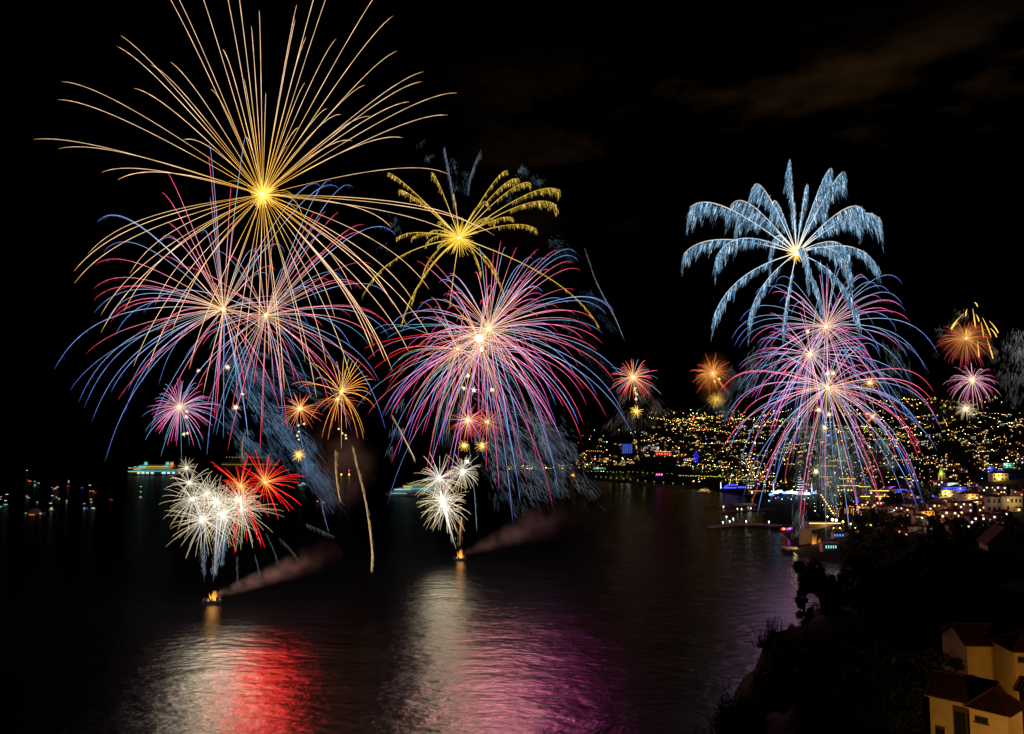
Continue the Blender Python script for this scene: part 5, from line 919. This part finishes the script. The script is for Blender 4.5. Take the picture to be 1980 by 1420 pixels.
# breakwaters
def mole(pts, w, h, label, lamps=0, mat=M_ROCK, lc='g', lampstep=1):
    P = [on_water(*p) for p in pts]; C = P[0]; th = empty('breakwater', C, label, 'breakwater'); mb = MB()
    for a, b in zip(P[:-1], P[1:]):
        d = b - a; L = np.linalg.norm(d); n = int(L / 7) + 1
        for i in range(n):
            q = a + d * (i + .5) / n - C; mb.box((q[0], q[1], h / 2 - 1), (L / n + .6, w, h + g.uniform(-.3, .3)), math.atan2(d[1], d[0]), taper=.75)
            for s in (-1, 1): mb.ball((q[0] + g.uniform(-3, 3), q[1] + s * w * .5, g.uniform(0, .8)), g.uniform(1.2, 2.2), None, 6, 4, .7, .5, rng)
    mb.build('rock_mound', mat, th)
    if lamps:
        for i in range(lamps):
            u = (i + .5) / lamps * (len(P) - 1); k = int(u); q = P[k] + (P[k + 1] - P[k]) * (u - k) - C
            mb = MB(); mb.tube([(q[0], q[1] - w * .3, h), (q[0], q[1] - w * .3, h + 5)], .12); mb.box((q[0], q[1] - w * .3, h + 5), (3.2, 1.2, .9)); mb.build('mole_lamp', CM[lc], th)
    return th
WLM = emit((.6, .8, .4), .9); CM['n'] = WLM
mole([(1147, 927), (1190, 930), (1250, 937), (1330, 944)], 16, 5, 'long harbour mole with a row of pale green lamps', 13, M_STONE, 'n')
mole([(1372, 1021), (1420, 1016), (1460, 1015), (1515, 1019)], 12, 3.5, 'low boulder breakwater in front of the marina, nearest of them')
mole([(1398, 992), (1440, 988), (1510, 985)], 10, 3, 'thin breakwater behind the boulder one')
mole([(1362, 980), (1418, 980)], 8, 2.5, 'short thin jetty left of the white lit quay')
for q in [(1433, 975), (1466, 975)]: pass
block(1442, 979, 44, 2.6, 1585, 'pale lit quay end in the marina', M_WALL, 'flat', rows=0, depth=30, glow=[(.2, 12, 5, (.75, 1, .7), 2500)], name='quay', cat='quay')
for i, (x, y) in enumerate([(1405, 1000), (1411, 1009), (1418, 1004), (1398, 1011), (1443, 1009), (1426, 984), (1434, 985), (1452, 983), (1487, 1010), (1399, 980)]):
    P = on_water(x, y + 4); th = empty('mooring_buoy', P, 'white mooring light standing in the dark marina water', 'buoy', 'mooring lights in the marina'); mb = MB(); mb.cone((0, 0, -.5), 1.2, 1.6, 8, r2=.5); mb.build('float', M_DARK, th); mb = MB(); mb.tube([(0, 0, 1), (0, 0, 3.6)], .1); mb.ball((0, 0, 3.9), .8); mb.build('lamp', LAMP_W, th)
for x, y, h, col, lab in [(660, 922, 4, 'v', 'lit channel beacon beyond the golden comet, left one'), (675, 922, 4, 'v', 'lit channel beacon beyond the golden comet, right one with a red top')]:
    P = on_water(x, y); m = PX(P[1]); th = empty('channel_beacon', P, lab, 'beacon'); mb = MB(); mb.cone((0, 0, 0), 2, 3 * m, 8, r2=1.2); mb.build('tower', M_STONE, th); mb = MB(); mb.ball((0, 0, 4 * m), 1.3 * m); mb.build('lantern', CM[col], th)
    if x == 675: mb = MB(); mb.ball((0, 0, 12 * m), .9 * m); mb.tube([(0, 0, 4 * m), (0, 0, 12 * m)], .3); mb.build('red_light', LAMP_R, th)

# ------------------------------------------------------------------ trees and shrubs
def crown_mesh(r, h, n, leaf, seed, clumps=14):
    q = np.random.default_rng(seed); mb = MB(); V = []; Fc = []
    cs = q.normal(0, 1, (clumps, 3)); cs /= np.linalg.norm(cs, axis=1)[:, None]; cs *= q.uniform(.35, 1, (clumps, 1)) * np.array([r, r, h]); cs[:, 2] *= 1
    rs = q.uniform(.22, .42, clumps) * r
    k = q.integers(0, clumps, n); d = q.normal(0, 1, (n, 3)); d /= np.linalg.norm(d, axis=1)[:, None]; P = cs[k] + d * (rs[k] * q.uniform(.5, 1.1, n) )[:, None]
    a = q.normal(0, 1, (n, 3)); a /= np.linalg.norm(a, axis=1)[:, None]; b = np.cross(a, d); b /= np.linalg.norm(b, axis=1)[:, None] + 1e-6
    L = leaf * q.uniform(.6, 1.4, n)[:, None]
    V = np.stack([P - a * L, P + b * L * .5, P + a * L, P - b * L * .5], 1).reshape(-1, 3); Fc = [(i * 4, i * 4 + 1, i * 4 + 2, i * 4 + 3) for i in range(n)]
    mb.add(V, Fc); return mb, cs
def tree(P, r, h, trunk, n, leaf, label, group=None, seed=1, cat='tree', name='tree', lights=None):
    th = empty(name, P, label, cat, group); mb, cs = crown_mesh(r, h, n, leaf, seed); c = mb.build('crown', M_LEAF, th); c.location = (0, 0, trunk + h * .8)
    mb = MB(); mb.tube([(0, 0, -2), (.2, 0, trunk * .6), (0, .2, trunk + h * .6)], [r * .09, r * .07, r * .04], sides=7)
    for q in cs[:8]: mb.tube([(0, 0, trunk * .8), tuple(q * np.array([.5, .5, .5]) + np.array([0, 0, trunk + h * .6])), tuple(q * .9 + np.array([0, 0, trunk + h * .8]))], [r * .05, r * .035, .05], sides=5)
    mb.build('trunk', M_BARK, th)
    for L_ in lights or []: point_light(L_[0], L_[1], 1, 0, th, watts=L_[2])
    return th
def gpos(px, py, Y, sink=0): p = at(px, py, Y); return np.array([p[0], p[1], ground(p[0], p[1])[0] - sink])
tree(gpos(1588, 1190, 290), 8.6, 8.6, 5, 9000, .5, 'leafy tree standing on the headland against the water, the tallest one', 'trees on the headland', 5)
tree(gpos(1622, 1175, 285), 5.0, 4.6, 4.0, 4200, .45, 'smaller leafy tree right of the tallest one on the headland', 'trees on the headland', 8)
tree(gpos(1556, 1190, 300), 4.4, 8.0, 2, 4200, .45, 'slim leafy tree left of the tallest one on the headland', 'trees on the headland', 9)
tree(gpos(1728, 960, 1120), 13, 11, 5, 2400, 1.5, 'dark round tree among the harbour buildings', 'dark trees of the plaza', 12)
tree(gpos(1690, 1005, 1000), 15, 9, 4, 2400, 1.5, 'wide dark tree above the floodlights', 'dark trees of the plaza', 13)
tree(gpos(1665, 1008, 980), 9, 9, 4, 1500, 1.3, 'dark tree left of the wide one above the floodlights', 'dark trees of the plaza', 14)
tree(gpos(1790, 985, 1150), 17, 12, 4, 2600, 1.6, 'big brownish lit tree before the blue buildings', 'dark trees of the plaza', 15, lights=[((-6, -22, 14), (1, .6, .15), 5000)])
for i, (x, s) in enumerate([(1180, 1.0), (1191, .95), (1201, 1.0), (1212, .85), (1216, .6), (1345, .5)]):
    tree(gpos(x, 916, 2560), 5.5 * s, 13 * s, 2, 500, 1.6, 'green yellow uplit cypress on the promenade', 'uplit cypresses on the promenade', 20 + i, lights=[((0, -9, 4), (.8, .75, .1), 2200)])
tree(gpos(1243, 916, 2600), 14, 9, 3, 700, 1.8, 'broad dim olive uplit tree right of the cypresses', None, 31, lights=[((0, -18, 6), (.7, .8, .15), 2000)])
tree(gpos(1846, 1300, 121), 3.0, 3.4, 3.0, 2600, .32, 'dark tree against the left gable of the rear ochre house', None, 51)
hq = [(g.uniform(1625, 1960), g.uniform(1015, 1092)) for _ in range(85)] + [(g.uniform(1660, 1910), g.uniform(1120, 1215)) for _ in range(34)]
proto_t = None
for q, p in zip(hq, on_land(hq, 200, 1500)):
    if p is None or p[1] > 1300: continue
    if proto_t is None: proto_t = tree(np.array(p), 6.5, 5.5, 2.5, 1300, .8, 'dark leafy tree on the black slope beneath the old town', 'dark trees on the slope beneath the old town', 66)
    else: t_ = copy_tree(proto_t); t_.location = p; t_.rotation_euler = (0, 0, g.uniform(0, 6.28)); k_ = g.uniform(.7, 1.3); t_.scale = (k_, k_, k_)
# shrubs on the headland: three kinds, copied
def shrub_proto(kind):
    q = np.random.default_rng(40 + kind)
    lab = ['dark spiky leaved bush on the black headland', 'dark rounded bush on the black headland', 'dark cane like tuft on the black headland'][kind]; th = empty('shrub', (0, 0, -900), lab, 'shrub', ['spiky bushes on the headland', 'rounded bushes on the headland', 'cane tufts on the headland'][kind])
    if kind == 1:
        mb, cs = crown_mesh(3.6, 2.6, 4200, .24, 60, 22); c = mb.build('leaves', M_LEAF, th); c.location = (0, 0, 2.0)
        mb = MB(); [mb.tube([(0, 0, -1), tuple(k_ * .8 + np.array([0, 0, 2]))], [.12, .03], sides=4) for k_ in cs[:7]]; mb.build('stems' if False else 'stem', M_BARK, th); return th
    mb = MB(); n = 70 if kind == 0 else 34
    for i in range(n):
        a = q.uniform(0, 6.28); t = q.uniform(.1, .9) if kind == 0 else q.uniform(.03, .35); L = q.uniform(1.6, 3.4) if kind == 0 else q.uniform(3, 5.5); b = np.array([q.normal(0, 1.2), q.normal(0, 1.2), 0]); u = np.linspace(0, 1, 6)
        pts = b + np.stack([np.cos(a) * t * L * u ** 1.4, np.sin(a) * t * L * u ** 1.4, L * (u - .25 * t * u * u)], 1); mb.tube(pts, (.11 if kind == 0 else .07) * (1.05 - u), sides=3)
        if kind == 2:
            for j in range(2, 6): mb.tube([pts[j], pts[j] + np.array([q.normal(0, .5), q.normal(0, .5), .15])], [.06, .01], sides=3)
    mb.build('blades' if False else 'leaves', M_LEAF, th); mb = MB(); mb.ball((0, 0, .3), 1.2, None, 8, 5, .6, .3, q); mb.build('root_clump', M_BARK, th); return th
SP = [shrub_proto(k) for k in range(3)]; f1 = [True] * 3
spots = []
edge = [(1408, 1420), (1412, 1370), (1425, 1330), (1440, 1292), (1452, 1262), (1466, 1230), (1480, 1212), (1500, 1198), (1522, 1190), (1545, 1186), (1600, 1180), (1640, 1130), (1660, 1112), (1700, 1112)]
dep = [140, 150, 170, 190, 205, 235, 250, 262, 275, 295, 320, 470, 500, 600]
for i in range(90):
    u = g.uniform(0, len(edge) - 1.01); k = int(u); t = u - k; Yd = dep[k] * (1 - t) + dep[k + 1] * t; x = edge[k][0] * (1 - t) + edge[k + 1][0] * t + g.uniform(-4, 14); spots.append((x, Yd + g.uniform(-8, 8), g.choice([0, 0, 0, 2, 2, 1]), g.uniform(.9, 1.5) if u < 8.3 else g.uniform(.3, .6)))
for i in range(40):
    Yd = g.uniform(290, 520); x = g.uniform(1560, 1730); spots.append((x, Yd, g.choice([1, 1, 0]), g.uniform(.6, 1.1)))
for i in range(36):
    Yd = g.uniform(125, 235); x = 1412 + (Yd - 125) * .38 + g.uniform(-2, 60); spots.append((x, Yd, g.choice([1, 1, 0]), g.uniform(.7, 1.2)))
for i in range(130):
    Yd = 110 * (5.2 ** g.random()); x = g.uniform(1425 + Yd * .3, 1960); spots.append((x, Yd, g.choice([1, 1, 1, 0]), g.uniform(1.0, 2.1) if Yd < 200 else g.uniform(.8, 1.4) if x < 1680 else g.uniform(1.0, 1.8)))
for x, Yd, k, s in spots:
    p = gpos(x, 1200, Yd)
    if p[2] < 3 or (x > 1755 and Yd < 150): continue
    o = SP[k] if f1[k] else copy_tree(SP[k]); f1[k] = False; o.location = tuple(p - np.array([0, 0, .3])); o.rotation_euler = (0, 0, g.uniform(0, 6.28)); o.scale = (s, s, s)

# ------------------------------------------------------------------ foreground houses
def slab(mb, a, b, c, d, t=.12):
    a, b, c, d = [np.array(q, float) for q in (a, b, c, d)]; n = np.cross(b - a, d - a); n /= np.linalg.norm(n); n = n * t * (1 if n[2] > 0 else -1)
    mb.add([a, b, c, d, a + n, b + n, c + n, d + n], [(0, 3, 2, 1), (4, 5, 6, 7), (0, 1, 5, 4), (1, 2, 6, 5), (2, 3, 7, 6), (3, 0, 4, 7)])
def tile_rows(mb, e0, e1, r0, r1, n, rad=.11):
    """round clay tile ridges running from the eave (e0..e1) up to the ridge (r0..r1)"""
    e0, e1, r0, r1 = [np.array(q, float) for q in (e0, e1, r0, r1)]
    for i in range(n):
        u = (i + .5) / n; a = e0 * (1 - u) + e1 * u; b = r0 * (1 - u) + r1 * u; mb.tube([a, b], rad, sides=6)
def roofed(name_, P, yaw, w, d, h, kind, rh, label, wall=M_OCHRE, windows=(), ov=.45, ridge_in=None, extra=None, deep=8):
    th = empty(name_, P, label, 'house', rz=yaw)
    mb = MB(); mb.box((0, 0, h / 2 - deep / 2), (w, d, h + deep)); 
    if kind == 'gable': mb.add([(-w / 2, -d / 2, h), (-w / 2, d / 2, h), (-w / 2, 0, h + rh * .93), (w / 2, -d / 2, h), (w / 2, d / 2, h), (w / 2, 0, h + rh * .93)], [(0, 1, 2), (4, 3, 5)])
    mb.build('wall', wall, th)
    x, y = w / 2 + ov, d / 2 + ov; mb = MB(); tr = MB()
    z0 = h - .05
    if kind == 'gable':
        for s in (-1, 1):
            slab(mb, (-x, s * y, z0), (x, s * y, z0), (x, 0, z0 + rh), (-x, 0, z0 + rh)); tile_rows(tr, (-x, s * y, z0 + .12), (x, s * y, z0 + .12), (-x, 0, z0 + rh + .12), (x, 0, z0 + rh + .12), int(w / .3))
        tr.tube([(-x, 0, z0 + rh + .22), (x, 0, z0 + rh + .22)], .15, sides=6)
        for s in (-1, 1):
            for e in (-1, 1): tr.tube([(s * x, e * y, z0 + .2), (s * x, 0, z0 + rh + .2)], .12, sides=6)
    elif kind == 'pyramid' or kind == 'hip':
        r = 0 if kind == 'pyramid' else max(0, w / 2 - d / 2)
        A = [(-x, -y, z0), (x, -y, z0), (x, y, z0), (-x, y, z0)]; T1, T2 = (-r, 0, z0 + rh), (r, 0, z0 + rh)
        for a, b, c, e in [(A[0], A[1], T2, T1), (A[1], A[2], T2, T2), (A[2], A[3], T1, T2), (A[3], A[0], T1, T1)]:
            a_, b_, c_, e_ = [np.array(q, float) for q in (a, b, c, e)]; n = np.cross(b_ - a_, c_ - a_); n = n / np.linalg.norm(n) * .1
            mb.add([a_, b_, c_ , e_] if not np.allclose(c_, e_) else [a_, b_, c_], [(0, 1, 2, 3)] if not np.allclose(c_, e_) else [(0, 1, 2)])
            L = np.linalg.norm(b_ - a_); k = int(L / .3)
            for i in range(k):
                u = (i + .5) / k; s0 = a_ * (1 - u) + b_ * u
                # run straight up the slope until the hip line
                if np.allclose(c_, e_): f = 1 - abs(2 * u - 1); mid = (a_ + b_) / 2; up = c_ - mid
                else:
                    mid = (a_ + b_) / 2; up = (c_ + e_) / 2 - mid; hipw = (L - np.linalg.norm(c_ - e_)) / 2 / L; f = min(1, u / max(hipw, 1e-3), (1 - u) / max(hipw, 1e-3))
                if f > .05: tr.tube([s0 + np.array([0, 0, .04]), s0 + up * f + np.array([0, 0, .04])], .09, sides=5)
        mb.add(A, [(3, 2, 1, 0)])
        for a, t in [(A[0], T1), (A[1], T2), (A[2], T2), (A[3], T1)]: tr.tube([np.array(a) + np.array([0, 0, .1]), np.array(t) + np.array([0, 0, .14])], .14, sides=6)
        if kind == 'hip': tr.tube([np.array(T1) + [0, 0, .14], np.array(T2) + [0, 0, .14]], .15, sides=6)
    rf = mb.build('roof', M_TILE, th); tr.build('tile_ridges' if False else 'roof_tiling', M_TILE, rf)
    mb = MB()
    for i in range(int(2 * x / .3)): mb.ball((-x + .15 + i * .3, -y - .05, z0 + .02), .1, None, 6, 4)
    mb.box((0, -d / 2 - .1, h - .16), (w + .2, .2, .12)); mb.build('eave', M_WALL, rf)
    for (wx, wz, ww, wh, side, lit) in windows:
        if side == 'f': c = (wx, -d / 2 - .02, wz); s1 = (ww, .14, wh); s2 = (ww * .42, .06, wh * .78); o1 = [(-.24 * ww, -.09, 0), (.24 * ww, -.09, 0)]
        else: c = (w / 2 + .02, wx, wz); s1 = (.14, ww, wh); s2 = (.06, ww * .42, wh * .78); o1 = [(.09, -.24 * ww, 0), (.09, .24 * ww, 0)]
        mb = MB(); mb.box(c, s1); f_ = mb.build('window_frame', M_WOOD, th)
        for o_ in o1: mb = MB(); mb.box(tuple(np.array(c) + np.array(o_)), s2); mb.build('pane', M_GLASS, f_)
        mb = MB(); mb.box((c[0], c[1] - .08 if side == 'f' else c[1], c[2] - wh / 2 - .08), (ww * 1.15, .3, .1) if side == 'f' else (.3, ww * 1.15, .1)); mb.build('sill', M_STONE, f_)
    return th
def corner_house(px, py, Y, yaw, w, d, h, kind, rh, label, ov=.45, **kw):
    """stands the house so that its front left eave corner is at the given point"""
    E = at(px, py, Y); c, sn = math.cos(yaw), math.sin(yaw); lx, ly = -w / 2 - ov, -d / 2 - ov
    return roofed('house', (E[0] - (c * lx - sn * ly), E[1] - (sn * lx + c * ly), E[2] - h), yaw, w, d, h, kind, rh, label, ov=ov, **kw)
corner_house(1863, 1366, 98, R(-50), 4.1, 4.6, 8.4, 'pyramid', 2.2, 'square ochre tower house with pyramid tile roof in the bottom right corner', windows=[(-.75, 7.2, 1.45, .7, 'f', 0)])
corner_house(1787, 1344, 104, R(-46), 6.6, 5.8, 8.2, 'gable', 2.3, 'long tile roofed house left of the ochre tower house', windows=[(-2.2, 3.4, 1.1, 2.6, 'f', 0), (.9, 4.6, 3.0, 6.0, 'f', 0)])  # the wide tall window is an added dark panel standing for the shaded recess
corner_house(1866, 1250, 130, R(-4), 6.3, 8.4, 6.6, 'gable', 2.4, 'ochre house with dark tile roof behind the tower house', windows=[])
corner_house(1959, 1262, 123, R(-6), 6.0, 7.0, 8.5, 'hip', 2.3, 'house cut by the right edge with a small upper window', windows=[(-2.2, 7.4, .9, .75, 'f', 0)])
corner_house(1960, 1334, 102, R(-47), 4.4, 4.5, 7.2, 'gable', .9, 'brightly lit low wing joined at the right of the tower house', windows=[])
mbv = MB()
P_ = at(1877, 1325, 112); th = empty('chimney_stack', P_, 'dark chimney stack rising before the wall of the rear ochre house', 'chimney'); mbv.box((0, 0, -2), (1.1, 1.1, 6)); mbv.build('shaft', M_STONE, th); mbv = MB(); mbv.box((0, 0, 1.1), (1.4, 1.4, .25)); mbv.build('cap', M_STONE, th)
# the sodium street lamp that lights them stands just beyond the right edge
L0 = np.array([75.5, 93.0, 101.5])
th = empty('street_lamp', (L0[0], L0[1], L0[2] - 9), 'tall sodium street lamp just right of the ochre houses', 'street lamp')
mb = MB(); mb.tube([(0, 0, -6), (0, 0, 9), (-.6, 0, 9.5), (-1.4, 0, 9.5)], [.14, .09, .07, .06], sides=7); mb.build('pole', M_DARK, th)
mb = MB(); mb.box((-1.5, 0, 9.4), (.7, .3, .14)); mb.build('lamp_head', emit((1, .42, .05), 30), th)
point_light((-1.5, 0, 9.0), (1, .44, .08), .25, 0, th, watts=4500)
L1 = np.array([47.0, 84.0, ground(47, 84)[0]]); th = empty('street_lamp', (L1[0], L1[1], L1[2]), 'low sodium lamp in the lane below the bottom edge, before the ochre houses', 'street lamp')
mb = MB(); mb.tube([(0, 0, -3), (0, 0, 3)], .09, sides=7); mb.build('pole', M_DARK, th)
mb = MB(); mb.ball((0, 0, 3.1), .2); mb.build('lamp_head', emit((1, .42, .05), 10), th)
ld = bpy.data.lights.new('glow', 'SPOT'); ld.color = (1, .46, .09); ld.energy = 4600; ld.spot_size = R(110); ld.spot_blend = .8; ld.shadow_soft_size = .3
lo = bpy.data.objects.new('glow', ld); COL.objects.link(lo); lo.parent = th; lo.location = (0, 0, 3.4)
from mathutils import Vector
lo.rotation_euler = Vector((.72, .68, .06)).to_track_quat('-Z', 'Y').to_euler()
L2 = at(1905, 1345, 118); th = empty('street_lamp', (L2[0] - 1, L2[1], L2[2] - 6.5), 'low sodium lamp in the yard between the ochre houses', 'street lamp')
mb = MB(); mb.tube([(0, 0, -4), (0, 0, 5)], .09, sides=7); mb.build('pole', M_DARK, th)
mb = MB(); mb.ball((0, 0, 5.2), .25); mb.build('lamp_head', emit((1, .42, .05), 10), th)
point_light((0, 0, 5.6), (1, .42, .06), .25, 0, th, watts=1000)
